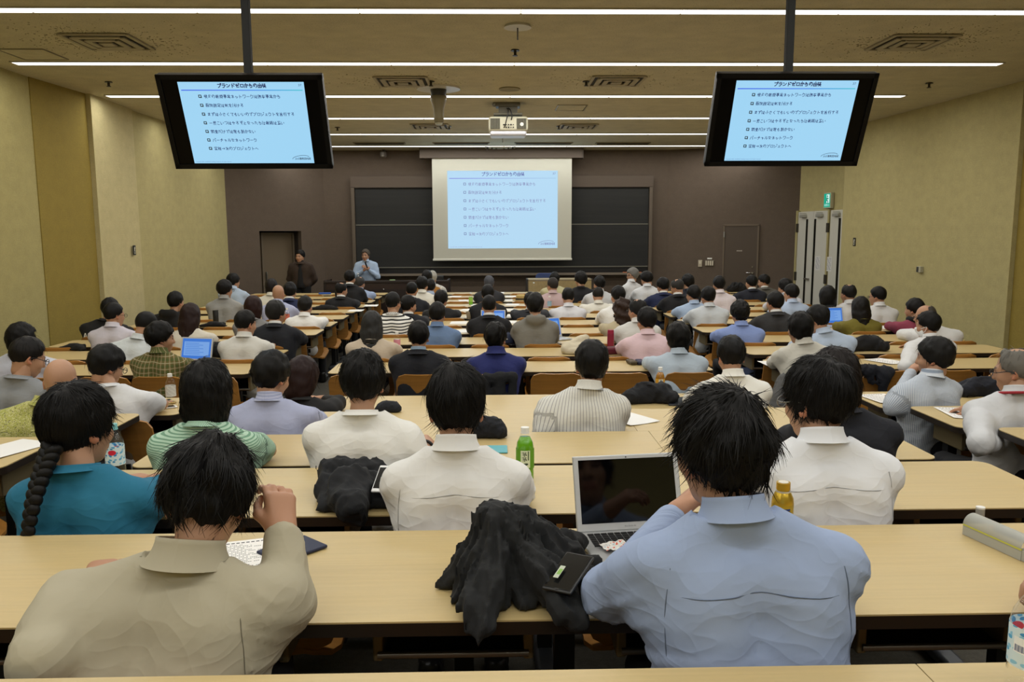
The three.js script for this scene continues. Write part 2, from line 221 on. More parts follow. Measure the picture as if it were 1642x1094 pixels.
// ---------------------------------------------------------------- ceiling lights and fittings
{
  const gl = new THREE.MeshStandardMaterial({ color: 0xffffff, emissive: new THREE.Color(1, 0.99, 0.97), emissiveIntensity: STRIP_GLOW }), n = 8, L = (STRIP_X1 - STRIP_X0) / n;
  const g1 = rbox(L - 0.012, 0.016, 0.115, 0.005), trimG = (w) => join(box(w, 0.012, 0.012, 0, 0, 0.064), box(w, 0.012, 0.012, 0, 0, -0.064));
  const trimM = M(0xb9b4a4, 0.5), cap = box(0.012, 0.012, 0.14), trim = trimG(STRIP_X1 - STRIP_X0 + 0.02);
  STRIP_Z.forEach((z, si) => {
    const s = thing('ceiling_strip_light', `long white ceiling strip light, ${si === 9 ? 'nearest' : ['', 'second from', 'third from', 'fourth from', 'fifth from', 'sixth from', 'seventh from', 'eighth from', 'ninth from', 'tenth from'][9 - si]} the projection screen`, 'ceiling light', [(STRIP_X0 + STRIP_X1) / 2, CEIL, -z], 0, 'parallel strip lights on the ceiling');
    for (let i = 0; i < n; i++) mesh('light_diffuser', g1, gl, s).position.set((i - (n - 1) / 2) * L, -0.008, 0);
    mesh('trim', trim, trimM, s).position.y = -0.006;
    for (const e of [-1, 1]) mesh('end_cap', cap, trimM, s).position.set(e * (STRIP_X1 - STRIP_X0 + 0.02) / 2, -0.006, 0);
  });
  const ceilAt = (px, py) => atH(px, py, CEIL);
  // square air diffusers with nested vanes
  const ventM = M(0xa59c84, 0.6), ventD = M(0x2c281f, 0.8);
  const ring = (s, w, y) => join(box(s, 0.012, w, 0, y, s / 2), box(s, 0.012, w, 0, y, -s / 2), box(w, 0.012, s, s / 2, y, 0), box(w, 0.012, s, -s / 2, y, 0));
  const ventParts = [['vent_frame', ring(0.6, 0.035, -0.012), ventM], ['vent_throat', box(0.56, 0.006, 0.56, 0, -0.004, 0), ventD], ['vane', ring(0.43, 0.06, -0.02), ventM], ['vane', ring(0.26, 0.055, -0.026), ventM], ['vane', box(0.12, 0.012, 0.12, 0, -0.03, 0), ventM]];
  for (const [px, py, where] of [[173, 66, 'nearest the left wall, soot stained'], [1462, 67, 'nearest the right wall, soot stained'], [646, 130, 'beside the dome camera'], [988, 129, 'between camera projector and right screen'], [690, 202, 'left of the projector toward the board'], [927, 202, 'right of the projector toward the board'], [802, 236, 'in front of the projection screen']]) {
    const p = ceilAt(px, py), v = thing('air_vent', `square beige ceiling air vent ${where}`, 'air vent', [p.x, CEIL, p.z]);
    for (const [n2, g, m] of ventParts) mesh(n2, g, m, v);
  }
  // soot around the vents is dirt on the ceiling: small dark flecks
  const fleck = new THREE.BoxGeometry(0.018, 0.002, 0.006);
  for (const [px, py, k, wh] of [[173, 66, 420, 'near the left wall'], [1462, 67, 420, 'near the right wall'], [646, 130, 160, 'beside the dome camera'], [988, 129, 160, 'right of the projector']]) { const p = ceilAt(px, py), fl = [];
    for (let i = 0; i < k; i++) { const a = rr(0, 6.283), r = 0.3 + Math.abs(rr(-1, 1) * rr(0, 1)) * 0.75; fl.push(fleck.clone().rotateY(rr(-0.5, 0.5) - a).scale(rr(0.4, 1.2), 1, rr(0.5, 1.1)).translate(Math.cos(a) * r * 1.35, -0.001, Math.sin(a) * r)); }
    const so = mesh('soot_flecks', join(fl), M(0x6a614a, 0.95)); so.position.set(p.x, CEIL, p.z); so.userData.kind = 'stuff'; tag(so, `dark soot flecks on the ceiling around the vent ${wh}`, 'soot'); }
  const small = (name, label, cat, px, py, parts) => { const p = ceilAt(px, py), o = thing(name, label, cat, [p.x, CEIL, p.z]); for (const [n2, g, m] of parts) mesh(n2, g, m, o); return o; };
  const sprM = M(0x3a342a, 0.4, { metalness: 0.4 });
  const spr = () => [['sprinkler_plate', cyl(0.04, 0.045, 0.01, 0, -0.006, 0), sprM], ['sprinkler_head', join(cyl(0.014, 0.014, 0.05, 0, -0.03, 0), cyl(0.026, 0.026, 0.006, 0, -0.056, 0)), sprM]];
  for (const [px, py] of [[174, 131], [826, 80], [691, 130], [940, 130], [1490, 133], [720, 202], [896, 202], [781, 236], [541, 204]]) { small('sprinkler', 'small dark sprinkler head on the ceiling', 'sprinkler', px, py, spr()).userData.group = 'sprinkler heads on the ceiling'; }
  const dm = () => [['disc', cyl(0.11, 0.12, 0.02, 0, -0.01, 0, 28), M(0xcac6b6, 0.5)], ['stem', cyl(0.006, 0.006, 0.1, 0, -0.07, 0, 8), sprM]];
  small('smoke_detector', 'white disc detector with a thin stem behind the first strip light', 'smoke detector', 830, 41, dm());
  small('smoke_detector', 'white disc detector with a thin stem near the projection screen', 'smoke detector', 806, 218, dm());
  small('ceiling_speaker', 'flat round beige speaker disc behind the dome camera', 'speaker', 817, 142, [['disc', cyl(0.13, 0.13, 0.015, 0, -0.008, 0, 28), M(0x8f876e, 0.7)], ['rim', new THREE.TorusGeometry(0.13, 0.006, 6, 28).rotateX(Math.PI / 2).translate(0, -0.012, 0), M(0xa59c82, 0.6)]]);
  small('ceiling_speaker', 'flat round beige speaker disc between projector and screen', 'speaker', 808, 209, [['disc', cyl(0.13, 0.13, 0.015, 0, -0.008, 0, 28), M(0x8f876e, 0.7)], ['rim', new THREE.TorusGeometry(0.13, 0.006, 6, 28).rotateX(Math.PI / 2).translate(0, -0.012, 0), M(0xa59c82, 0.6)]]);
  const hatch = (label, pts) => { const c = pts.map(([x, y]) => ceilAt(x, y)), w = Math.abs(c[1].x - c[0].x), d = Math.abs(c[2].z - c[0].z), p = c[0].clone().add(c[2]).multiplyScalar(0.5), h = thing('access_hatch', label, 'hatch', [p.x, CEIL, p.z]); mesh('hatch_panel', box(w - 0.03, 0.008, d - 0.03, 0, -0.003, 0), M_CEIL, h); mesh('hatch_frame', join(box(w, 0.01, 0.012, 0, -0.005, d / 2), box(w, 0.01, 0.012, 0, -0.005, -d / 2), box(0.012, 0.01, d, w / 2, -0.005, 0), box(0.012, 0.01, d, -w / 2, -0.005, 0)), M(0x8d8672, 0.4, { metalness: 0.4 }), h); };
  hatch('square access hatch outline in the ceiling beside the left vent', [[-4, 78], [70, 78], [108, 95]]);
  hatch('square access hatch outline in the ceiling right of the projector', [[893, 168], [940, 168], [937, 177]]);
  // panels of the linear grilles before the board
  for (const [x0, x1, wh] of [[567, 650, 'far left'], [694, 785, 'left of centre'], [825, 918, 'right of centre'], [955, 1042, 'far right']]) { const a = ceilAt(x0, 229), b = ceilAt(x1, 229), g = thing('linear_grille', `slim dark ceiling grille before the board, ${wh}`, 'grille', [(a.x + b.x) / 2, CEIL, a.z]); mesh('grille_frame', box(b.x - a.x, 0.02, 0.2, 0, -0.008, 0), M(0x8b836c, 0.6), g); for (let i = 0; i < 4; i++) mesh('slat', box(b.x - a.x - 0.06, 0.012, 0.018, 0, -0.022, -0.07 + i * 0.046), M(0x3a352b, 0.7), g); }
  // pan-tilt camera
  { const p = ceilAt(703, 141), o = thing('dome_camera', 'ceiling camera hanging from a white round plate', 'camera', [p.x, CEIL, p.z]);
    mesh('mount_plate', cyl(0.27, 0.27, 0.02, 0, -0.01, 0, 36), M(0xd4d2cc, 0.4), o); mesh('mount_collar', cyl(0.1, 0.09, 0.1, 0, -0.07, 0), M(0x2b2822, 0.5), o); mesh('camera_body', lathe([[0, -0.42], [0.055, -0.42], [0.062, -0.36], [0.066, -0.25], [0.095, -0.16], [0.1, -0.1], [0, -0.1]]), M(0x7d7459, 0.5), o); mesh('lens_ring', cyl(0.045, 0.04, 0.03, 0, -0.43, 0), M(0xa8a48f, 0.3), o); }
  { const p = atZ(614, 247, 17.55), o = thing('wall_camera', 'small grey surveillance camera above the left of the board', 'camera', [p.x, p.y, -17.68]); mesh('bracket', box(0.05, 0.1, 0.16, 0, 0.1, -0.04), M(0x3b352d, 0.5), o); mesh('camera_body', join(rbox(0.13, 0.12, 0.16, 0.03, 0, 0, 0.04), cyl(0.05, 0.05, 0.06, 0, 0, 0.13).rotateX(0)), M(0x77716a, 0.45), o); mesh('lens', new THREE.SphereGeometry(0.035, 12, 10).translate(0, -0.02, 0.13), M(0xbdbab4, 0.2), o); }
}
// ---------------------------------------------------------------- slide
function drawSlide(g, w, h, faint) {
  const bg = g.createLinearGradient(0, 0, 0, h);
  g.fillStyle = faint ? '#b9e0fb' : '#a5dcfd'; g.fillRect(0, 0, w, h); void bg;
  g.strokeStyle = faint ? '#5560a8' : '#141c50'; write(g, 'ブランドゼロからの出発', w * 0.31, h * 0.018, w * 0.0355, faint ? 4.6 : 6.0);
  g.fillStyle = g.strokeStyle; g.font = `${Math.round(h * 0.036)}px sans-serif`; g.fillText('37', w * 0.952, h * 0.05);
  const ln = g.createLinearGradient(0, 0, w, 0); ln.addColorStop(0, faint ? '#8a93e8' : '#3a5cf0'); ln.addColorStop(0.6, faint ? '#a4c4f0' : '#4c8cf2'); ln.addColorStop(1, faint ? '#a9d4f0' : '#43cdd6'); g.fillStyle = ln; g.fillRect(w * 0.018, h * 0.092, w * 0.965, h * 0.011);
  const L = ['我々の新規事業ネットワークは既存事業から', '面談設定は気を付ける', 'まずは小さくてもいいのでプロジェクトを遂行する', '一旦こいつはやるぞとなったら信頼感は高い', '調査だけでは誰も動かない', 'バーチャルなネットワーク', '実績→次のプロジェクトへ'];
  L.forEach((t, i) => {
    const y = h * (0.15 + i * 0.1065); g.strokeStyle = faint ? '#6d76a8' : '#141414'; g.lineWidth = faint ? 4 : 5.5; g.strokeRect(w * 0.147, y + 4, w * 0.019, w * 0.019); if (!faint) { g.fillStyle = '#141414'; g.fillRect(w * 0.15, y + 4 + w * 0.019, w * 0.02, 4); g.fillRect(w * 0.166, y + 8, 4, w * 0.02); }
    g.strokeStyle = faint ? '#8b93c2' : '#243a6e'; write(g, t, w * 0.187, y, w * 0.0307, faint ? 3.0 : 3.4);
  });
  g.fillStyle = faint ? '#7d84b8' : '#22304e'; g.font = `italic ${Math.round(h * 0.036)}px serif`; g.fillText('info', w * 0.842, h * 0.955); g.font = `bold ${Math.round(h * 0.036)}px sans-serif`; g.fillText('BRIDGE', w * 0.884, h * 0.955);
  g.strokeStyle = g.fillStyle; g.lineWidth = 3; g.beginPath(); g.ellipse(w * 0.895, h * 0.935, w * 0.07, h * 0.032, -0.12, Math.PI, 1.93 * Math.PI); g.stroke();
  g.fillStyle = faint ? '#a5b0d8' : '#6a88b8'; g.font = `${Math.round(h * 0.014)}px sans-serif`; g.fillText('Copyright 2008- infoBRIDGE Holdings Group Ltd. All rights reserved.', w * 0.014, h * 0.985);
}
const T_SLIDE = canvasTex(1024, 716, (g, w, h) => drawSlide(g, w, h, false)), T_FAINT = canvasTex(1024, 716, (g, w, h) => drawSlide(g, w, h, true));
// hanging monitors
function monitor(label, xc, yTop) {
  const tilt = 25 * Math.PI / 180, W = 1.035, H = 0.612, o = thing('hanging_monitor', label, 'monitor', [xc, EYE + yTop, -5.2]);
  const place = (g) => g.translate(0, -H / 2, 0).rotateX(tilt);
  mesh('housing', place(rbox(W, H, 0.05, 0.012, 0, 0, -0.03)), P(0x070708, 0.4), o);
  mesh('bezel', place(join(box(W, 0.03, 0.02, 0, H / 2 - 0.015, 0.0), box(W, 0.03, 0.02, 0, -H / 2 + 0.015, 0.0), box(0.03, H, 0.02, -W / 2 + 0.015, 0, 0), box(0.03, H, 0.02, W / 2 - 0.015, 0, 0))), P(0x050506, 0.4, { specularIntensity: 0.4 }), o);
  mesh('screen_glass', place(box(W - 0.055, H - 0.055, 0.008, 0, 0, -0.002)), P(0x020202, 0.3, { specularIntensity: 0.25 }), o);
  mesh('screen_picture', place(new THREE.PlaneGeometry(0.787, 0.53).translate(0.005, -0.004, 0.0035)), new THREE.MeshStandardMaterial({ color: 0x0a0a0a, roughness: 0.3, emissive: 0xffffff, emissiveMap: T_SLIDE, emissiveIntensity: 0.92 }), o);
  mesh('pole', join(rbox(0.05, CEIL - (EYE + yTop) + 0.2, 0.05, 0.006, 0.005, (CEIL - (EYE + yTop)) / 2 - 0.1, -0.2)), M(0x0f100e, 0.85), o);
  mesh('bracket', join(box(0.3, 0.26, 0.03, 0.005, 0, 0).rotateX(tilt).translate(0, -0.26, -0.2), box(0.12, 0.16, 0.14, 0.005, -0.2, -0.2)), M(0x1b1b1b, 0.5), o);
  mesh('ceiling_flange', cyl(0.09, 0.1, 0.03, 0.005, CEIL - (EYE + yTop) - 0.016, -0.2), M(0x23241f, 0.5), o);
  const l = new THREE.RectAreaLight(0xa5dcfd, 0.7, 0.787, 0.53); l.position.copy(V(0, -H / 2, 0.02).applyAxisAngle(V(1, 0, 0), tilt)); l.rotation.set(tilt + 0, Math.PI, 0); l.rotation.order = 'XYZ'; o.add(l);
  const m4 = new THREE.Matrix4().lookAt(V(0, 0, 0), V(0, -Math.sin(-tilt), -Math.cos(tilt)), V(0, 1, 0)); void m4;
  l.quaternion.setFromUnitVectors(V(0, 0, -1), V(0, -Math.sin(tilt), Math.cos(tilt)));
}
monitor('flat black monitor with blue slide hanging from ceiling near the left wall', -1.58, 0.985);
monitor('flat black monitor with blue slide hanging from ceiling near the right wall', 1.945, 0.995);
// projector
{
  const p = atH(811, 166, CEIL), o = thing('projector', 'white ceiling projector with dark grilles and plugged cables', 'projector', [p.x + 0.03, CEIL, p.z]);
  const b = M(0xcfcbb4, 0.45), dk = M(0x23221c, 0.6), y = -0.37;
  mesh('mount', join(rbox(0.34, 0.05, 0.24, 0.01, 0, -0.03, 0), box(0.26, 0.1, 0.16, 0, -0.1, 0), rbox(0.4, 0.03, 0.3, 0.01, 0, -0.16, 0)), M(0x6c6858, 0.5), o);
  mesh('arm_knob', new THREE.SphereGeometry(0.03, 12, 10).translate(-0.19, -0.03, 0.1), M_STEEL, o);
  mesh('body', rbox(0.54, 0.2, 0.42, 0.04, 0, y + 0.07, 0, 4), b, o);
  mesh('lower_case', rbox(0.5, 0.07, 0.38, 0.03, 0, y - 0.05, 0, 3), M(0xdcdde8, 0.4), o);
  for (const s of [-1, 1]) { const gr = mesh('grille', box(0.13, 0.14, 0.006, s * 0.18, y + 0.07, 0.211), dk, o); for (let i = 0; i < 6; i++) mesh('slat', box(0.007, 0.14, 0.006, s * 0.18 - 0.05 + i * 0.02, y + 0.07, 0.216), M(0x87846f, 0.5), gr); }
  mesh('badge', cyl(0.025, 0.025, 0.006).rotateX(Math.PI / 2).translate(0.185, y + 0.06, 0.222), M_WHITE, o);
  for (let i = 0; i < 10; i++) mesh('socket', cyl(0.008 + (i % 3) * 0.002, 0.008 + (i % 3) * 0.002, 0.01, 0, 0, 0, 8).rotateX(Math.PI / 2).translate(-0.06 + (i % 5) * 0.032, y + 0.02 + Math.floor(i / 5) * 0.035, 0.213), dk, o);
  mesh('cable', join(tube([V(-0.02, -0.08, 0.12), V(0.0, -0.14, 0.24), V(-0.03, y + 0.1, 0.25), V(-0.05, y + 0.02, 0.215)], 0.007, 16, 6), tube([V(0.0, -0.08, 0.12), V(0.03, -0.13, 0.24), V(0.05, y + 0.16, 0.25), V(0.04, y + 0.12, 0.215)], 0.009, 16, 6)), M_BLACK, o);
}
// blackboard and projection screen
const BZ = 17.66;
const wallPt = (x, y, z) => atZ(x, y, z);
{
  const a = wallPt(569, 302, BZ), c = wallPt(1038, 427, BZ), W = c.x - a.x, Hh = a.y - c.y, xc = (a.x + c.x) / 2, o = thing('blackboard', 'wide black chalkboard of two sliding halves behind the screen', 'blackboard', [xc, c.y, -BZ]);
  const T = dataTex(256, 256, (u, v) => { const n = 30 + 5 * tn(u, v, 3, 9, 1) + 3 * tn(u, v, 30, 60, 2); return [n, n * 1.03, n]; }); const bm = M(0xffffff, 0.75, { map: T }), fr = M(0x5b5044, 0.5), mid = wallPt(570, 361, BZ).y - c.y;
  mesh('board_panel', box(W, mid - 0.012, 0.03, 0, mid / 2 - 0.006, 0.02), bm, o); mesh('board_panel', box(W, Hh - mid - 0.012, 0.03, 0, (Hh + mid) / 2 + 0.006, -0.01), bm, o);
  mesh('backing', box(W, Hh, 0.13, 0, Hh / 2, -0.075), M(0x3a322b, 0.8), o);
  mesh('divider_rail', box(W, 0.02, 0.045, 0, mid, 0.02), M(0x77756c, 0.4, { metalness: 0.4 }), o);
  mesh('board_rail', box(W, 0.022, 0.04, 0, 0.0, 0.03), M(0x77756c, 0.4, { metalness: 0.4 }), o);
  mesh('header', box(W + 0.18, 0.24, 0.09, 0, Hh + 0.13, 0.0), M(0x54483d, 0.7), o);
  for (const s of [-1, 1]) mesh('side_frame', box(0.07, Hh + 0.2, 0.09, s * (W / 2 + 0.045), Hh / 2 - 0.08, 0), fr, o);
  mesh('lower_board', box(W, 0.12, 0.02, 0, -0.075, 0), M_BLACK, o);
  mesh('chalk_tray', join(box(W + 0.16, 0.025, 0.11, 0, -0.165, 0.05), box(W + 0.16, 0.05, 0.02, 0, -0.155, 0.105)), M(0x7a6f62, 0.5), o);
  const ck = M(0xc8622e, 0.8);
  for (let i = 0; i < 6; i++) { const p = wallPt(1000 + (i < 3 ? i * 4 : 6 + i * 4), 426, BZ); tag(mesh('chalk_eraser', rbox(0.055, 0.03, 0.04, 0.008, p.x, c.y - 0.137, -BZ + 0.06), ck), 'small orange eraser on the chalk tray at its right end', 'eraser', 'orange erasers on the chalk tray'); }
  for (const [px, n] of [[652, 'left of the front desks'], [805, 'below the middle of the screen'], [958, 'right of the plywood stand']]) { const p = wallPt(px, 437, BZ + 0.1), w = thing('wall_socket', `small grey double socket under the chalk tray, ${n}`, 'socket', [p.x, p.y, -FRONT]); mesh('socket_plate', rbox(0.09, 0.15, 0.04, 0.008, 0, 0, 0.02), M(0x8c857a, 0.5), w); for (const y of [-0.035, 0.035]) mesh('outlet', box(0.04, 0.04, 0.01, 0, y, 0.042), M(0xc5c0b4, 0.5), w); }
  { const p = wallPt(928, 434, BZ + 0.1), w = thing('wall_box', 'flat grey connection box under the chalk tray', 'wall box', [p.x, p.y, -FRONT]); mesh('box_body', rbox(0.24, 0.06, 0.04, 0.008, 0, 0, 0.02), M(0x8c857a, 0.5), w); mesh('box_cover', box(0.2, 0.03, 0.008, 0, 0, 0.042), M(0xa19a8c, 0.5), w); }
}
{
  const z = 17.35, a = wallPt(692.5, 254, z), b = wallPt(917, 254, z), c = wallPt(805, 417, z), W = b.x - a.x, Hh = a.y - c.y, xc = (a.x + b.x) / 2, o = thing('projection_screen', 'pulled-down white projection screen showing the slide before the blackboard', 'projection screen', [xc, 0, -z]);
  mesh('screen_cloth', box(W, Hh, 0.008, 0, (a.y + c.y) / 2, 0), M(0xc3c3b7, 0.85), o);
  mesh('bottom_bar', rbox(W + 0.03, 0.045, 0.04, 0.012, 0, c.y + 0.01, 0), M(0xd6d6cc, 0.5), o);
  const l = wallPt(673, 250, z), r = wallPt(934, 250, z); mesh('case', box(r.x - l.x, CEIL - a.y - 0.005, 0.3, (l.x + r.x) / 2 - xc, (CEIL + a.y) / 2, -0.1), M(0x574c42, 0.7), o);
  mesh('end_cap', box(0.03, CEIL - a.y, 0.31, r.x - xc + 0.0, (CEIL + a.y) / 2, -0.1), M(0x4a4037, 0.7), o);
  const i0 = wallPt(717, 274, z), i1 = wallPt(894, 398, z), iw = i1.x - i0.x, ih = i0.y - i1.y;
  const pic = mesh('screen_picture', new THREE.PlaneGeometry(iw, ih).translate((i0.x + i1.x) / 2 - xc, (i0.y + i1.y) / 2, 0.006), new THREE.MeshStandardMaterial({ color: 0x202020, roughness: 0.9, emissive: 0xffffff, emissiveMap: T_FAINT, emissiveIntensity: 0.92 }), o); void pic;
  const li = new THREE.RectAreaLight(0xbfe2fb, 0.8, iw, ih); li.position.set((i0.x + i1.x) / 2 - xc, (i0.y + i1.y) / 2, 0.03); li.rotation.y = Math.PI; o.add(li);
}
// furniture at the front
{
  const dk = M(0x2c1c15, 0.4), dk2 = M(0x20140f, 0.45), z = 16.25, a = atZ(524, 449, z), b = atZ(721, 455, z), h = a.y, W = b.x - a.x, xc = (a.x + b.x) / 2;
  const o = thing('teacher_desk', 'long dark brown lectern desk before the speaker', 'desk', [xc, 0, -z]);
  mesh('desk_front', box(W, h - 0.05, 0.03, 0, (h - 0.05) / 2, 0.3), dk, o); for (const s of [-1, 1]) mesh('desk_side', box(0.04, h, 0.66, s * (W / 2 - 0.02), h / 2, 0), dk2, o);
  mesh('desk_top', rbox(W - 0.08, 0.04, 0.6, 0.008, 0, h - 0.09, -0.02), dk, o); mesh('front_rail', rbox(W, 0.05, 0.05, 0.01, 0, h - 0.025, 0.31), dk2, o);
  for (let i = 0; i < 3; i++) mesh('front_panel', box(W / 3 - 0.08, h - 0.25, 0.012, (i - 1) * W / 3, h / 2 - 0.05, 0.32), dk2, o); mesh('knob', new THREE.SphereGeometry(0.016, 10, 8).translate(-0.05, h - 0.17, 0.335), M_CHROME, o);
  const top = h - 0.07, onTop = (px, zz) => atZ(px, 400, zz).x;
  { const m = thing('desk_console', 'low black console box on the dark lectern desk', 'console', [onTop(690, z), top, -z - 0.05]); mesh('console_body', rbox(0.5, 0.14, 0.25, 0.01, 0, 0.07, 0), M_BLACK, m); mesh('console_lamp', cyl(0.012, 0.012, 0.01).rotateX(Math.PI / 2).translate(-0.1, 0.09, 0.127), M_WHITE, m); }
  tag(mesh('tissue_packet', rbox(0.11, 0.05, 0.06, 0.008, onTop(630, z), top + 0.055, -z + 0.2), M(0x9dbb86, 0.6)), 'small pale green packet on the dark lectern desk', 'packet');
  // plywood stand
  const z2 = 16.55, p0 = atZ(844, 447, z2), p1 = atZ(925, 447, z2), w2 = 1.35, s = thing('plywood_stand', 'pale plywood lectern stand with dark edging by the chalk tray', 'lectern', [p0.x + w2 / 2, 0, -z2]);
  const pm = M(0xb49d6c, 0.6), T = dataTex(128, 128, (u, v) => { const n = 228 + 14 * tn(u, v, 30, 8, 3) + 8 * tn(u, v, 80, 30, 4); return [n, n, n]; }); pm.map = T; void p1;
  mesh('front_panel', box(w2 - 0.05, p0.y - 0.03, 0.025, 0, (p0.y - 0.03) / 2, 0.26), pm, s); mesh('edge_frame', join(box(0.03, p0.y, 0.55, -w2 / 2 + 0.015, p0.y / 2, 0), box(0.03, p0.y, 0.55, w2 / 2 - 0.015, p0.y / 2, 0)), M(0x37302a, 0.5), s); mesh('stand_top', box(w2 - 0.04, 0.02, 0.55, 0, p0.y - 0.012, 0), M(0x9c8d6e, 0.5), s);
  const q = atZ(875, 443, 16.95), bc = thing('blue_chair', 'chair with a rounded blue back behind the plywood stand', 'chair', [q.x, 0, -17.05]);
  mesh('backrest', plate(roundRect(0.42, 0.32, 0.09), 0.04, 0.01).translate(0, 0.86, 0.0), M(0x3a4a78, 0.8), bc); mesh('seat', rbox(0.44, 0.07, 0.42, 0.03, 0, 0.45, -0.22), M(0x3a4a78, 0.8), bc); mesh('stem', join(cyl(0.025, 0.025, 0.42, 0, 0.22, -0.22), box(0.05, 0.36, 0.02, 0, 0.58, 0.0)), M_BLACK, bc); for (let i = 0; i < 5; i++) mesh('foot', box(0.26, 0.03, 0.04, 0.13, 0.03, 0).rotateY(i * 1.2566).translate(0, 0, -0.22), M_BLACK, bc);
}
// ---------------------------------------------------------------- rows of fixed desks and chairs
const DESK = 0.74, DEPTH = 0.54;
// far edge distance and floor height of each row, from the back of the room to the front
const ROWS = [];
[['a', 1.353, 0.353], ['b', 2.193, 0.297], ['c', 3.033, 0.234], ['d', 3.873, 0.155], ['e', 4.713, 0.079], ['f', 5.553, 0]].forEach(([k, z, y]) => ROWS.push({ k, z, y }));
for (let i = 0; i < 11; i++) ROWS.push({ k: i, z: 7.03 + 0.839 * i, y: 0 });
const row = (k) => ROWS.find((r) => r.k === k);
{ // raised platforms at the back of the room, each a step
  ROWS.filter((r) => r.y > 0).forEach((r, i) => { const z1 = r.z + 0.02, z0 = i ? z1 - 0.84 : -ROOM_BACK; struct('floor_step', metre(box(16, r.y, z1 - z0 + (i ? 0 : 0), 0.4, r.y / 2, -(z0 + z1) / 2), 1.4), M_FLOOR, 'carpeted step of the raised seating'); });
}
const T_TOP = dataTex(512, 256, (u, v) => { const n = 1 + 0.022 * tn(u, v, 4, 50, 3) + 0.018 * tn(u, v, 2, 120, 6) + 0.012 * tn(u, v, 40, 160, 8); const y = tn(u, v, 3, 12, 11); return [231 * n, 212 * n - 2 * y, 166 * n - 5 * y]; });
const M_TOP = P(0xd6cfbc, 0.42, { map: T_TOP, clearcoat: 0.12, clearcoatRoughness: 0.35 });
const M_EDGE = M(0x1d150f, 0.45), M_OLIVEMETAL = M(0x6f6447, 0.5, { metalness: 0.2 }), M_SHELF = M(0x17150f, 0.7), M_RAIL = M(0x6b675e, 0.35, { metalness: 0.6 });
const T_PLY = dataTex(256, 128, (u, v) => { const n = 1 + 0.1 * tn(u, v, 3, 30, 13) + 0.05 * tn(u, v, 8, 70, 14); return [172 * n, 126 * n, 62 * n]; });
const M_PLY = P(0xf0e6d8, 0.38, { map: T_PLY, clearcoat: 0.25, clearcoatRoughness: 0.3 });
const flat = (g) => metre(g, 1);
function deskTop(x0, x1, rl, rr_) { // light top board with rounded free corners
  const s = new THREE.Shape(), d = DEPTH, q = 0.055, l = rl ? q : 0.001, r = rr_ ? q : 0.001;
  s.moveTo(x0 + l, 0); s.lineTo(x1 - r, 0); s.absarc(x1 - r, r, r, -Math.PI / 2, 0); s.lineTo(x1, d - r); s.absarc(x1 - r, d - r, r, 0, Math.PI / 2); s.lineTo(x0 + l, d); s.absarc(x0 + l, d - l, l, Math.PI / 2, Math.PI); s.lineTo(x0, l); s.absarc(x0 + l, l, l, Math.PI, 1.5 * Math.PI); return s;
}
const lay = (shape, t, y) => new THREE.ExtrudeGeometry(shape, { depth: t, bevelEnabled: false, curveSegments: 5 }).rotateX(-Math.PI / 2).translate(0, y, 0);   // shape y -> -z
const ordinal = ['last', 'second', 'third', 'fourth', 'fifth', 'sixth', 'seventh', 'eighth', 'ninth', 'tenth', 'eleventh', 'twelfth', 'thirteenth', 'fourteenth', 'fifteenth', 'sixteenth', 'seventeenth'];
const chairGeo = (() => {
  const sh = roundRect(0.41, 0.4, 0.075), g = new THREE.ExtrudeGeometry(sh, { depth: 0.014, bevelEnabled: true, bevelThickness: 0.003, bevelSize: 0.003, bevelOffset: -0.003, bevelSegments: 1, curveSegments: 6, steps: 1 });
  const cut = (() => { // grid version so that the shell can curve
    const nx = 10, pos = [], idx = [], T = 0.016, W = 0.41, H = 0.4, R = 0.075, ny = 8;
    const halfW = (y) => { const e = H / 2 - Math.abs(y); return e >= R ? W / 2 : W / 2 - R + Math.sqrt(Math.max(0, R * R - (R - e) * (R - e))); };
    for (let s = 0; s < 2; s++) for (let j = 0; j <= ny; j++) { const t = j / ny, y = H * (-0.5 + (t < 0.5 ? 0.5 * Math.pow(2 * t, 1.6) : 1 - 0.5 * Math.pow(2 - 2 * t, 1.6))); const hw = halfW(y); for (let i = 0; i <= nx; i++) { const x = -hw + 2 * hw * i / nx; pos.push(x, y, (s ? -T : 0) - 0.9 * x * x + 0.25 * (y + 0.2) * (y + 0.2)); } }
    const w = nx + 1, o = w * (ny + 1);
    for (let j = 0; j < ny; j++) for (let i = 0; i < nx; i++) { const a = j * w + i; idx.push(a, a + 1, a + w + 1, a, a + w + 1, a + w); idx.push(o + a, o + a + w + 1, o + a + 1, o + a, o + a + w, o + a + w + 1); }
    const rim = []; for (let i = 0; i < nx; i++) rim.push(i); for (let j = 0; j < ny; j++) rim.push(j * w + nx); for (let i = nx; i > 0; i--) rim.push(ny * w + i); for (let j = ny; j > 0; j--) rim.push(j * w);
    for (let k = 0; k < rim.length; k++) { const a = rim[k], b = rim[(k + 1) % rim.length]; idx.push(a, o + a, b, b, o + a, o + b); }
    const gg = new THREE.BufferGeometry(); gg.setAttribute('position', new THREE.Float32BufferAttribute(pos, 3)); gg.setIndex(idx); return gg; })();
  void g;
  const back = flat(cut.clone().rotateX(0.13).translate(0, 0.58, 0.0)), seat = flat(cut.clone().rotateX(-Math.PI / 2 + 0.07).translate(0, 0.425, -0.23));
  return { back, seat, clip: join(box(0.13, 0.045, 0.02, 0, 0.475, 0.015), box(0.09, 0.1, 0.012, 0, 0.44, -0.01)), post: join(box(0.06, 0.4, 0.05, 0, 0.2, -0.16), box(0.28, 0.02, 0.2, 0, 0.4, -0.2)), foot: box(0.1, 0.04, 0.3, 0, 0.02, -0.16) };
})();
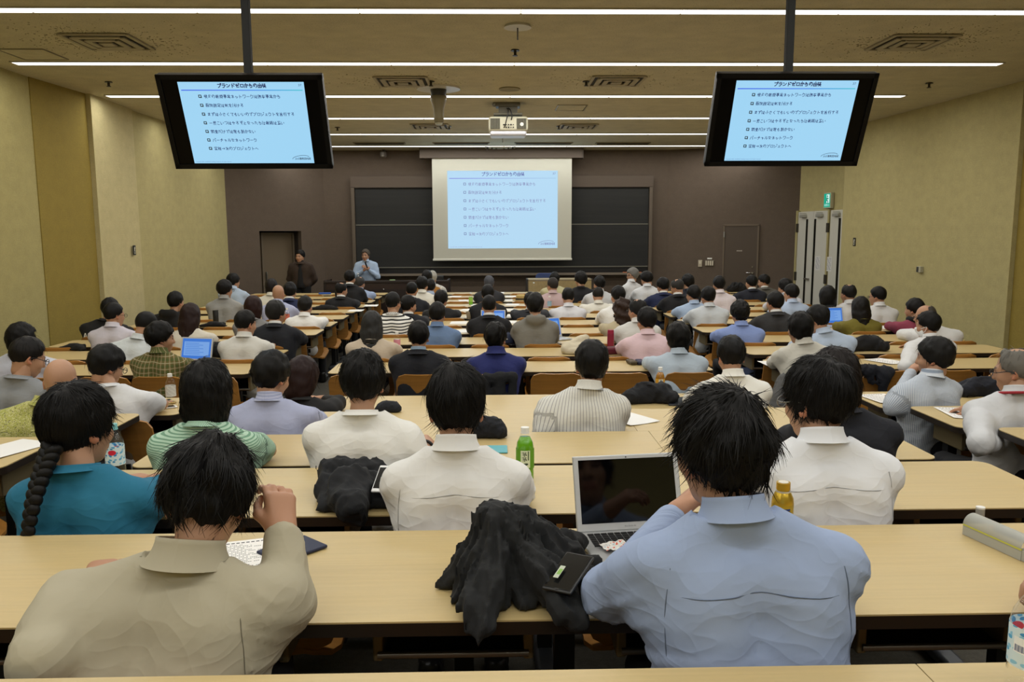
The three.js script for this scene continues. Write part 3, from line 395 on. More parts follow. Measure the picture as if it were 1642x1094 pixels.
const shelfGeo = (() => { const w = 0.36; return { tray: join(box(w, 0.012, 0.3, 0, 0.575, 0.24), box(w, 0.13, 0.012, 0, 0.64, 0.1)), upright: rbox(0.024, 0.155, 0.3, 0.006, 0, 0.645, 0.25), rail: cyl(0.009, 0.009, w, 0, 0, 0, 8).rotateZ(Math.PI / 2).translate(0, 0.585, 0.4) }; })();
const legGeo = join(box(0.055, 0.72, 0.06, 0, 0.36, 0.1), box(0.05, 0.03, 0.42, 0, 0.705, 0.26)), deskFoot = rbox(0.085, 0.05, 0.36, 0.02, 0, 0.025, 0.12, 1);
const M_FOOT = M(0x4c5056, 0.4, { metalness: 0.3 });
const DESKS = [
  // block name, x0, x1, seats, seams, rows
  ['middle', (r) => (typeof r.k === 'string' && r.k !== 'f' ? [-1.56, 1.94, 6, 0.77] : [-1.37, 1.83, 6, 0.76]), () => true],
  ['left', (r) => (r.k === 'd' || r.k === 'e' || r.k === 'c' ? [-4.3, -2.1, 4, null] : [r.k === 0 ? -4.1 : -4.56, -2.02, 5, null]), (r) => !['a', 'b'].includes(r.k)],
  ['right', (r) => (typeof r.k === 'string' ? [2.52, 4.96, 4, null] : [2.4, 4.96, 5, null]), (r) => !['a', 'b'].includes(r.k)],
];
const SEATS = {};
const NOCHAIR = [];
for (const [block, ext, has] of DESKS) ROWS.forEach((r, ri) => {
  if (!has(r)) return;
  const [x0, x1, n, seam] = ext(r), near = typeof r.k === 'string', nth = ROWS.length - ri;
  const d = thing('lecture_desk', `long beige fixed lecture desk in the ${block} block, ${nth === 1 ? 'front row' : ordinal[nth - 1] === 'last' ? 'front row' : ri === 0 ? 'very last row' : ordinal[nth - 1] + ' row from the front'}`, 'desk', [0, r.y, -r.z], 0, 'fixed lecture desks in rows');
  const cuts = seam === null ? [x0, x1] : [x0, seam, x1];
  for (let i = 0; i + 1 < cuts.length; i++) { const a = cuts[i] + (i ? 0.0012 : 0), b = cuts[i + 1] - (i + 2 < cuts.length ? 0.0012 : 0);
    const g = lay(deskTop(a, b, i === 0, i + 2 === cuts.length), 0.004, DESK - 0.004).translate(0, 0, DEPTH); mesh('tabletop', flat(g), M_TOP, d); }
  mesh('edge_band', lay(deskTop(x0 - 0.002, x1 + 0.002, true, true), 0.03, DESK - 0.035).translate(0, 0, DEPTH), M_EDGE, d).scale.z = 1.0;
  const pitchX = (x1 - x0) / n, xs = []; for (let i = 0; i < n; i++) xs.push(x0 + pitchX * (i + 0.5)); SEATS[block + r.k] = xs;
  for (const x of xs) {
    if (near) { const s = mesh('book_shelf', shelfGeo.tray, M_SHELF, d); s.position.x = x; for (const e of [-1, 1]) mesh('upright', shelfGeo.upright, M_OLIVEMETAL, s).position.x = e * 0.18; mesh('rail', shelfGeo.rail, M_RAIL, s); }
    else { const s = mesh('book_shelf', shelfGeo.tray, M_SHELF, d); s.position.x = x; mesh('rail', shelfGeo.rail, M_RAIL, s); }
  }
  if (!near || block !== 'middle') for (const e of [[xs[0] - 0.18, 0], [xs[n - 1] + 0.18, 0]]) mesh('end_plate', shelfGeo.upright, M_OLIVEMETAL, d).position.x = e[0];
  const legs = [x0 + 0.22, (x0 + x1) / 2 + pitchX / 2 * (n % 2 ? 1 : 0), x1 - 0.22];
  for (const x of legs) { mesh('leg', legGeo, M_BLACK, d).position.x = x; mesh('foot', deskFoot, M_FOOT, d).position.x = x; }
  // chairs stand behind the near edge
  for (let i = 0; i < n; i++) {
    if (r.k === 'a') continue;
    const c = thing('lecture_chair', `bent plywood chair, ${block} block, ${nth === 1 ? 'front row' : ordinal[nth - 1] + ' row from the front'}, ${i === n - 1 ? 'nearest' : ordinal[n - 1 - i] + ' from'} the double-door side`, 'chair', [xs[i], r.y, -r.z + 0.785], 0, `plywood chairs of the ${block} block, row ${nth}`);
    mesh('backrest', chairGeo.back, M_PLY, c); mesh('seat', chairGeo.seat, M_PLY, c); mesh('clip', chairGeo.clip, M_BLACK, c); mesh('post', chairGeo.post, M_BLACK, c); mesh('foot', chairGeo.foot, M_FOOT, c);
  }
});
// ---------------------------------------------------------------- figures: smooth distance fields meshed with surface nets
const lerp = (a, b, t) => a + (b - a) * t, clamp = (x, a, b) => Math.max(a, Math.min(b, x)), sstep = (a, b, x) => { const t = clamp((x - a) / (b - a), 0, 1); return t * t * (3 - 2 * t); };
class Field {
  constructor(min, max, cell) {
    this.min = min; this.c = cell; this.n = [0, 1, 2].map((i) => Math.ceil((max[i] - min[i]) / cell) + 1);
    this.f = new Float32Array(this.n[0] * this.n[1] * this.n[2]).fill(1);
  }
  over(lo, hi, fn) {
    const { min, c, n } = this, a = [0, 1, 2].map((i) => clamp(Math.floor((lo[i] - min[i]) / c), 0, n[i] - 1)), b = [0, 1, 2].map((i) => clamp(Math.ceil((hi[i] - min[i]) / c), 0, n[i] - 1));
    for (let k = a[2]; k <= b[2]; k++) for (let j = a[1]; j <= b[1]; j++) { let o = (k * n[1] + j) * n[0] + a[0]; for (let i = a[0]; i <= b[0]; i++, o++) fn(o, min[0] + i * c, min[1] + j * c, min[2] + k * c); }
  }
  put(o, d, k) { const a = this.f[o], h = Math.max(k - Math.abs(a - d), 0) / k; this.f[o] = Math.min(a, d) - h * h * k * 0.25; }
  capsule(a, b, ra, rb, k = 0.04) {
    const m = Math.max(ra, rb) + k + 3 * this.c, dx = b[0] - a[0], dy = b[1] - a[1], dz = b[2] - a[2], L = dx * dx + dy * dy + dz * dz || 1e-9;
    this.over([0, 1, 2].map((i) => Math.min(a[i], b[i]) - m), [0, 1, 2].map((i) => Math.max(a[i], b[i]) + m), (o, x, y, z) => {
      const t = clamp(((x - a[0]) * dx + (y - a[1]) * dy + (z - a[2]) * dz) / L, 0, 1), X = x - a[0] - t * dx, Y = y - a[1] - t * dy, Z = z - a[2] - t * dz;
      this.put(o, Math.sqrt(X * X + Y * Y + Z * Z) - (ra + (rb - ra) * t), k);
    }); return this;
  }
  ellipsoid(c, r, k = 0.03, rot = null, sub = false) {
    const R = Math.max(...r) + k + 3 * this.c, q = rot ? new THREE.Quaternion().setFromEuler(new THREE.Euler(...rot)).invert() : null, v = V(0, 0, 0);
    this.over(c.map((x) => x - R), c.map((x) => x + R), (o, x, y, z) => {
      v.set(x - c[0], y - c[1], z - c[2]); if (q) v.applyQuaternion(q);
      const k0 = Math.hypot(v.x / r[0], v.y / r[1], v.z / r[2]), k1 = Math.hypot(v.x / r[0] / r[0], v.y / r[1] / r[1], v.z / r[2] / r[2]) || 1e-6, d = k0 * (k0 - 1) / k1;
      if (sub) { const a = this.f[o], e = -d, h = Math.max(k - Math.abs(a - e), 0) / k; this.f[o] = Math.max(a, e) + h * h * k * 0.25; } else this.put(o, d, k);
    }); return this;
  }
  each(fn) { this.over(this.min, [0, 1, 2].map((i) => this.min[i] + this.n[i] * this.c), (o, x, y, z) => { this.f[o] = fn(this.f[o], x, y, z); }); return this; }
  displace(fn) { const w = 3 * this.c + 0.02; return this.each((f, x, y, z) => (Math.abs(f) < w ? f + fn(x, y, z) : f)); }
  at(x, y, z) { const { min, c, n } = this, i = clamp(Math.round((x - min[0]) / c), 0, n[0] - 1), j = clamp(Math.round((y - min[1]) / c), 0, n[1] - 1), k = clamp(Math.round((z - min[2]) / c), 0, n[2] - 1); return this.f[(k * n[1] + j) * n[0] + i]; }
  tri(x, y, z) { const { min, c, n } = this, gx = clamp((x - min[0]) / c, 0, n[0] - 1.001), gy = clamp((y - min[1]) / c, 0, n[1] - 1.001), gz = clamp((z - min[2]) / c, 0, n[2] - 1.001), i = gx | 0, j = gy | 0, k = gz | 0, u = gx - i, v = gy - j, w = gz - k, F = (a, b, d) => this.f[((k + d) * n[1] + j + b) * n[0] + i + a]; return lerp(lerp(lerp(F(0, 0, 0), F(1, 0, 0), u), lerp(F(0, 1, 0), F(1, 1, 0), u), v), lerp(lerp(F(0, 0, 1), F(1, 0, 1), u), lerp(F(0, 1, 1), F(1, 1, 1), u), v), w); }
  backZ(x, y) { for (let z = this.min[2] + (this.n[2] - 2) * this.c; z > this.min[2]; z -= 0.003) if (this.tri(x, y, z) < 0) return z + 0.0015; return null; }
  mesh() {
    const { f, n, min, c } = this, [nx, ny] = n, id = new Int32Array(f.length).fill(-1), pos = [], idx = [], sl = nx * ny, C = [0, 1, nx, nx + 1, sl, sl + 1, sl + nx, sl + nx + 1], E = [[0, 1], [2, 3], [4, 5], [6, 7], [0, 2], [1, 3], [4, 6], [5, 7], [0, 4], [1, 5], [2, 6], [3, 7]];
    for (let k = 0; k < n[2] - 1; k++) for (let j = 0; j < ny - 1; j++) for (let i = 0; i < nx - 1; i++) {
      const o = (k * ny + j) * nx + i; let mk = 0; for (let q = 0; q < 8; q++) if (f[o + C[q]] < 0) mk |= 1 << q;
      if (mk === 0 || mk === 255) continue;
      let X = 0, Y = 0, Z = 0, m = 0;
      for (const [a, b] of E) { if (((mk >> a) & 1) === ((mk >> b) & 1)) continue; const fa = f[o + C[a]], fb = f[o + C[b]], t = fa / (fa - fb); X += (a & 1) + t * ((b & 1) - (a & 1)); Y += ((a >> 1) & 1) + t * (((b >> 1) & 1) - ((a >> 1) & 1)); Z += (a >> 2) + t * ((b >> 2) - (a >> 2)); m++; }
      id[o] = pos.length / 3; pos.push(min[0] + (i + X / m) * c, min[1] + (j + Y / m) * c, min[2] + (k + Z / m) * c);
    }
    for (let k = 1; k < n[2] - 1; k++) for (let j = 1; j < ny - 1; j++) for (let i = 1; i < nx - 1; i++) {
      const o = (k * ny + j) * nx + i, s = f[o] < 0;
      for (const [d, u, v] of [[1, nx, sl], [nx, sl, 1], [sl, 1, nx]]) { if (s === (f[o + d] < 0)) continue; const a = id[o], b = id[o - u], e = id[o - u - v], g = id[o - v]; if (a < 0 || b < 0 || e < 0 || g < 0) continue; if (s) idx.push(a, b, e, a, e, g); else idx.push(a, e, b, a, g, e); }
    }
    const g = new THREE.BufferGeometry(); g.setAttribute('position', new THREE.Float32BufferAttribute(pos, 3)); g.setIndex(idx); g.computeVertexNormals(); return g;
  }
}
const paint = (g, fn) => { const p = g.attributes.position, c = new Float32Array(p.count * 3); for (let i = 0; i < p.count; i++) { const q = fn(p.getX(i), p.getY(i), p.getZ(i)); c.set(q, 3 * i); } g.setAttribute('color', new THREE.BufferAttribute(c, 3)); return g; };
const trim3 = (g) => { for (const k of Object.keys(g.attributes)) if (!['position', 'normal', 'color'].includes(k)) g.deleteAttribute(k); return g.index ? g : mergeVertices(g); };
// a head that faces -z, centre of the skull near the origin, chin at -0.125, crown at 0.12
const SKIN = [0.43, 0.235, 0.14];
const cache = {};
const memo = (key, fn) => cache[key] ?? (cache[key] = fn());
const headGeo = (cell) => memo('head' + cell, () => {
  const F = new Field([-0.12, -0.2, -0.15], [0.12, 0.15, 0.14], cell), s2 = (fn) => { fn(-1); fn(1); };
  F.ellipsoid([0, 0.028, 0.012], [0.074, 0.092, 0.094], 0.03).ellipsoid([0, -0.045, -0.03], [0.057, 0.074, 0.06], 0.04).ellipsoid([0, -0.1, -0.055], [0.026, 0.022, 0.024], 0.03);
  F.capsule([0, -0.04, 0.022], [0, -0.09, 0.025], 0.05, 0.048, 0.035);
  s2((s) => { F.ellipsoid([s * 0.04, -0.03, -0.062], [0.022, 0.02, 0.02], 0.03); F.capsule([s * 0.014, 0.018, -0.084], [s * 0.045, 0.016, -0.07], 0.012, 0.01, 0.02); F.ellipsoid([s * 0.031, -0.001, -0.099], [0.017, 0.011, 0.014], 0.014, null, true); F.ellipsoid([s * 0.078, -0.018, 0.012], [0.009, 0.031, 0.019], 0.008, [0.25, s * -0.45, 0]); F.ellipsoid([s * 0.083, -0.012, 0.006], [0.006, 0.018, 0.01], 0.006, [0.25, s * -0.45, 0], true); });
  F.capsule([0, 0.005, -0.088], [0, -0.034, -0.106], 0.009, 0.013, 0.016); s2((s) => F.ellipsoid([s * 0.012, -0.038, -0.098], [0.008, 0.007, 0.009], 0.01));
  F.capsule([-0.018, -0.067, -0.083], [0.018, -0.067, -0.083], 0.008, 0.008, 0.012); F.capsule([-0.013, -0.078, -0.083], [0.013, -0.078, -0.083], 0.008, 0.008, 0.012);
  const g = F.mesh();
  return paint(g, (x, y, z) => {
    let r = 1, gg = 1, b = 1; const ax = Math.abs(x);
    if (z < -0.07 && y < -0.058 && y > -0.088 && ax < 0.024) { r = 0.85; gg = 0.6; b = 0.6; }
    if (z < -0.06 && y > 0.014 && y < 0.028 && ax > 0.012 && ax < 0.05) { r = 0.16; gg = 0.14; b = 0.13; }
    if (z < -0.07 && Math.abs(y + 0.002) < 0.006 && Math.abs(ax - 0.031) < 0.015) { r = 0.1; gg = 0.08; b = 0.08; }
    if (ax > 0.073 && y < 0.02 && y > -0.055) { r = 1.08; gg = 0.82; b = 0.78; }
    return [SKIN[0] * r, SKIN[1] * gg, SKIN[2] * b];
  });
});
// a right hand: wrist at the origin, fingers towards -z, palm down; curl bends the fingers
const handGeo = (curl, cell, side) => memo(`hand${curl}_${cell}_${side}`, () => {
  const F = new Field([-0.09, -0.12, -0.22], [0.09, 0.07, 0.04], cell);
  F.capsule([0, 0, 0.03], [0, 0, -0.01], 0.026, 0.025, 0.02);
  for (const [x, w] of [[-0.026, 0.0125], [-0.009, 0.013], [0.009, 0.0125], [0.025, 0.0115]]) F.capsule([x * 0.6, 0, -0.012], [x, 0.002, -0.085], 0.016, w, 0.02);
  const fingers = [[-0.028, 0.068, 0.0088], [-0.0095, 0.078, 0.009], [0.0095, 0.071, 0.0085], [0.0265, 0.056, 0.0078]];
  for (const [x, len, r] of fingers) { let p = [x, 0.001, -0.086], a = curl * 0.45; const sg = [0.45, 0.31, 0.24]; for (let i = 0; i < 3; i++) { const q = [p[0] + x * 0.08 * sg[i], p[1] - Math.sin(a) * len * sg[i], p[2] - Math.cos(a) * len * sg[i]]; F.capsule(p, q, r * (1 - 0.07 * i), r * (0.93 - 0.07 * i), 0.006); p = q; a += curl * 0.6; } }
  F.capsule([-0.018, -0.006, -0.02], [-0.046, -0.014, -0.052], 0.015, 0.0115, 0.012); F.capsule([-0.046, -0.014, -0.052], [-0.05 + curl * 0.01, -0.02 - curl * 0.012, -0.082], 0.0115, 0.0095, 0.006); F.capsule([-0.05 + curl * 0.01, -0.02 - curl * 0.012, -0.082], [-0.047 + curl * 0.018, -0.024 - curl * 0.016, -0.104], 0.0095, 0.008, 0.005);
  const g = F.mesh(); if (side < 0) { g.scale(-1, 1, 1); const i = g.index.array; for (let k = 0; k < i.length; k += 3) { const t = i[k]; i[k] = i[k + 1]; i[k + 1] = t; } g.computeVertexNormals(); }
  return paint(g, () => [SKIN[0] * 1.02, SKIN[1] * 0.95, SKIN[2] * 0.93]);
});
// hair: a shell over the skull with its own hairline
const STYLES = {
  //            thickness, line at back, ear, temple, front, extra
  short: { t: 0.018, b: -0.096, e: -0.032, tm: 0.012, f: 0.062, rough: 0.006 },
  crop: { t: 0.011, b: -0.088, e: -0.022, tm: 0.02, f: 0.066, rough: 0.003 },
  full: { t: 0.023, b: -0.1, e: -0.04, tm: 0.0, f: 0.05, rough: 0.008 },
  messy: { t: 0.024, b: -0.09, e: -0.03, tm: 0.0, f: 0.045, rough: 0.012 },
  curly: { t: 0.032, b: -0.085, e: -0.03, tm: 0.0, f: 0.05, rough: 0.013, fine: 1 },
  shaggy: { t: 0.026, b: -0.115, e: -0.06, tm: -0.02, f: 0.04, rough: 0.008 },
  bob: { t: 0.03, b: -0.17, e: -0.16, tm: -0.12, f: 0.05, rough: 0.006 },
  long: { t: 0.026, b: -0.16, e: -0.14, tm: -0.1, f: 0.055, rough: 0.006, tail: 1 },
  wavy: { t: 0.03, b: -0.16, e: -0.14, tm: -0.1, f: 0.05, rough: 0.012, tail: 1, wave: 1 },
  braid: { t: 0.024, b: -0.11, e: -0.035, tm: 0.0, f: 0.06, rough: 0.005, braid: 1 },
  balding: { t: 0.013, b: -0.075, e: -0.02, tm: 0.012, f: 0.1, rough: 0.004, crown: 1 },
  fringe: { t: 0.012, b: -0.075, e: -0.02, tm: 0.015, f: 0.14, rough: 0.004, crown: 2 },
};
const hairGeo = (style, cell, variant, locks) => memo(`hair${style}_${cell}_${variant}_${locks}`, () => {
  const S = STYLES[style], low = S.tail || S.braid ? -0.62 : -0.26, F = new Field([-0.16, low, -0.16], [0.16, 0.2, 0.2], cell), sv = variant * 7.7;
  F.ellipsoid([0, 0.032, 0.014], [0.074 + S.t * 0.8, 0.092 + S.t, 0.094 + S.t], 0.02);
  if (style === 'bob' || S.tail || style === 'shaggy') { const w = style === 'shaggy' ? 0.8 : 1; F.ellipsoid([0, -0.06, 0.03], [0.098 * w, 0.12, 0.085 * w], 0.05); }
  if (S.tail) { F.capsule([-0.035, -0.08, 0.06], [-0.045, -0.34, 0.1], 0.06, 0.035, 0.05); F.capsule([0.035, -0.08, 0.06], [0.04, -0.36, 0.1], 0.06, 0.035, 0.05); F.capsule([0, -0.08, 0.075], [0, -0.33, 0.11], 0.055, 0.03, 0.04); }
  const lineAt = (az) => { const a = az / Math.PI; return a < 0.5 ? lerp(S.b, S.e, sstep(0.1, 0.5, a)) : a < 0.68 ? lerp(S.e, S.tm, sstep(0.5, 0.68, a)) : lerp(S.tm, S.f, sstep(0.66, 0.86, a)); };
  F.each((f, x, y, z) => { if (Math.abs(f) > 0.06) return f; const az = Math.abs(Math.atan2(x, z)), far = y < -0.16 && S.tail; let d = far ? (z < 0.0 ? 0.02 : -1) : lineAt(az) - y + 0.012 * N3(x * 60 + sv, z * 60, sv);
    if (z < -0.02 && y < 0.07 && (S.tail || style === 'bob' || style === 'shaggy')) d = Math.max(d, Math.abs(x) < 0.066 ? Math.min(0.07 - y, 0.066 - Math.abs(x)) : -1);
    if (S.crown) { const cx = x, cz = z - (S.crown === 2 ? -0.01 : 0.02), rr0 = S.crown === 2 ? 0.085 : 0.05; d = Math.max(d, y > 0.03 ? rr0 - Math.hypot(cx, cz) + 0.008 * N3(x * 50, z * 50, sv) : -1); }
    return Math.max(f, d); });
  const fr = S.fine ? 42 : 16;
  F.displace((x, y, z) => { const a = Math.atan2(x, z + 0.02), st = N3(a * 9 + sv, y * 6, sv), st2 = N3(a * 26 + sv, y * 9, 3 + sv); let d = -S.rough * (0.7 * N3(x * fr + sv, y * fr * 0.7, z * fr) + 0.5 * st) - 0.0022 * st2; if (S.wave) d -= 0.012 * Math.sin(y * 55 + 4 * a); return d; });
  let g = F.mesh();
  const extra = [];
  if (S.braid) { // plaited tail falling over the back
    const path = new THREE.CatmullRomCurve3([...[V(-0.03, -0.05, 0.1), V(-0.035, -0.12, 0.15), V(-0.035, -0.2, 0.2), V(-0.04, -0.3, 0.225)].map((q) => q.applyAxisAngle(V(0, 1, 0), 0.45))]);
    for (let i = 0; i < 22; i++) { const t = i / 21, c = path.getPoint(t), s = i % 2 ? 1 : -1, w = 0.036 * (1 - 0.5 * t); extra.push(new THREE.SphereGeometry(1, 14, 10).scale(w, 0.02, w * 0.75).rotateZ(s * 0.6).translate(c.x + s * 0.009 * (1 - 0.4 * t), c.y, c.z)); }
    const e = path.getPoint(1); extra.push(new THREE.ConeGeometry(0.024, 0.15, 14, 4).rotateX(Math.PI).translate(e.x - 0.004, e.y - 0.085, e.z + 0.004)); extra.push(cyl(0.014, 0.014, 0.02, e.x, e.y - 0.015, e.z, 12));
  }
  if (locks) { // strands lying on the shell, running out from the crown
    const p = g.attributes.position, nn = g.attributes.normal, whorl = V(0.012 * (variant % 2 ? 1 : -1), 0.13, 0.055), T = [], I = [];
    seed = 1000 + variant * 77 + style.length * 13 + Math.round(cell * 1e4);
    for (let q = 0; q < locks; q++) {
      const i = Math.floor(rnd() * p.count), P0 = V(p.getX(i), p.getY(i), p.getZ(i)), n = V(nn.getX(i), nn.getY(i), nn.getZ(i)); if (n.y < -0.55) continue;
      let d = P0.clone().sub(whorl); d.addScaledVector(n, -d.dot(n)); if (d.lengthSq() < 1e-7) continue; d.normalize(); d.x += rr(-0.28, 0.28); d.z += rr(-0.2, 0.2); d.y -= 0.3; d.addScaledVector(n, -d.dot(n)).normalize();
      const b = V(0, 0, 0).crossVectors(n, d), L = rr(0.035, 0.07), w = rr(0.0009, 0.002), lift = style === 'messy' && rnd() < 0.25 ? rr(0, 0.022) : rr(0.0, 0.003), o = T.length / 3, K = 4;
      for (let k = 0; k <= K; k++) { const t = k / K, c = P0.clone().addScaledVector(d, L * t).addScaledVector(n, 0.0012 + lift * t * t - 4.6 * L * L * t * t); c.addScaledVector(b, rr(-0.001, 0.001)); const ww = w * (1 - t * 0.92); T.push(c.x - b.x * ww, c.y - b.y * ww, c.z - b.z * ww, c.x + n.x * ww * 1.0, c.y + n.y * ww, c.z + n.z * ww, c.x + b.x * ww, c.y + b.y * ww, c.z + b.z * ww); }
      for (let k = 0; k < K; k++) for (const [u, v] of [[0, 1], [1, 2]]) { const a = o + 3 * k + u, c = o + 3 * k + v; I.push(a, c, c + 3, a, c + 3, a + 3); }
    }
    const lg = new THREE.BufferGeometry(); lg.setAttribute('position', new THREE.Float32BufferAttribute(T, 3)); lg.setIndex(I); lg.computeVertexNormals(); extra.push(lg);
  }
  return extra.length ? join(g, ...extra) : g;
});
const M_HAIR = {}; const hairMat = (c) => M_HAIR[c] ?? (M_HAIR[c] = P(c, 0.55, { specularIntensity: 0.45 }));
const M_SKIN = P(0xffffff, 0.52, { vertexColors: true });
const T_WEAVE = dataTex(128, 128, (u, v, i, j) => { const n = 205 + 22 * ((i % 4 < 2) ^ (j % 4 < 2)) + 14 * tn(u, v, 40, 40, 21); return [n, n, n]; }, false);
// cloth patterns, one texture each, uv in metres
const PAT = {
  stripeV: [0.054, () => dataTex(96, 96, (u) => { const s = (u * 3) % 1; return s < 0.18 ? [150, 150, 152] : [214, 214, 208]; })],
  stripeBlue: [0.04, () => dataTex(64, 64, (u) => ((u * 4) % 1 < 0.35 ? [146, 158, 176] : [206, 211, 218]))],
  lavender: [0.012, () => dataTex(64, 64, (u) => ((u * 4) % 1 < 0.4 ? [160, 168, 200] : [186, 192, 216]))],
  bold: [0.031, () => dataTex(32, 64, (u, v) => (v < 0.36 ? [16, 16, 18] : [226, 226, 222]))],
  mint: [0.0095, () => dataTex(32, 64, (u, v) => (v < 0.42 ? [118, 160, 136] : [186, 214, 196]))],
  plaid: [0.075, () => dataTex(128, 128, (u, v) => { let c = [112, 92, 48]; const a = u % 0.5 < 0.2, b = v % 0.5 < 0.2; if (a) c = c.map((x, i) => x * 0.72 + [10, 22, 8][i]); if (b) c = c.map((x, i) => x * 0.72 + [10, 22, 8][i]); if (Math.abs((u % 0.5) - 0.35) < 0.025 || Math.abs((v % 0.5) - 0.35) < 0.025) c = [166, 158, 128]; return c; })],
  print: [0.16, () => dataTex(256, 256, (u, v) => { const a = tn(u, v, 22, 26, 31), b = tn(u, v, 14, 34, 33), c = tn(u, v, 7, 12, 35); if (b > 0.42) return [74, 66, 62]; if (a > 0.2) return [206, 206, 158]; return c > 0.2 ? [164, 170, 86] : [180, 182, 104]; })],
  dots: [0.05, () => dataTex(64, 64, (u, v) => { const d = Math.min(Math.hypot(u - 0.25, v - 0.25), Math.hypot(u - 0.75, v - 0.75)); return d < 0.085 ? [190, 190, 188] : [20, 20, 22]; })],
  chambray: [0.03, () => dataTex(64, 64, (u, v, i, j) => { const n = ((i + j) % 2 ? 1.05 : 0.95) * (1 + 0.06 * tn(u, v, 20, 20, 41)); return [98 * n, 122 * n, 158 * n]; })],
};
const T_WRINKLE = dataTex(512, 512, (u, v) => { const q = (s, a, b) => { const w = 0.06 * tn(u, v, 3, 3, s + 5), r = 1 - Math.abs(tn(u + w, v + w, a, b, s)) * 1.6; return Math.max(0, r) ** 4; }; const n = 110 + 80 * q(51, 3, 7) + 40 * q(57, 5, 13) + 25 * q(63, 6, 5); return [n, n, n]; }, false);
const clothMats = {};
function clothMat(color, kind, near) {
  const key = `${color}${kind}${near}`; if (clothMats[key]) return clothMats[key];
  const m = P(color, 0.88, { sheen: 0.08, sheenRoughness: 0.7 });
  if (PAT[kind]) { const [s, f] = PAT[kind], t = memo('pat' + kind, f); const q = t.clone(); q.needsUpdate = true; q.repeat.set(1 / s, 1 / s); m.map = q; m.color.set(color); }
  m.bumpMap = memo('wrinkle', () => { const q2 = T_WRINKLE.clone(); q2.needsUpdate = true; q2.repeat.set(1.7, 1.7); return q2; }); m.bumpScale = near ? 0.0045 : 0.0032;
  return (clothMats[key] = m);
}
const M_GLASSES = M(0x17171a, 0.3), M_SHOE = M(0x111112, 0.4);
const glassesGeo = memo('glasses', () => { const g = []; for (const s of [-1, 1]) { g.push(new THREE.TorusGeometry(0.022, 0.0022, 6, 20).scale(1.1, 0.85, 1).translate(s * 0.032, -0.004, -0.108)); g.push(tube([V(s * 0.055, 0.0, -0.105), V(s * 0.076, 0.0, -0.07), V(s * 0.083, 0.004, 0.0), V(s * 0.082, -0.012, 0.022)], 0.0022, 12, 6)); } g.push(tube([V(-0.01, 0, -0.109), V(0, 0.004, -0.113), V(0.01, 0, -0.109)], 0.002, 6, 6)); return join(g); });
const shoeGeo = memo('shoe', () => { const F = new Field([-0.08, -0.05, -0.24], [0.08, 0.14, 0.12], 0.022); F.capsule([0, 0.035, 0.04], [0, 0.03, -0.15], 0.045, 0.042, 0.03).capsule([0, 0.05, 0.03], [0, 0.1, 0.04], 0.045, 0.045, 0.02).each((f, x, y) => Math.max(f, -y)); return F.mesh(); });
let personSeed = 0;
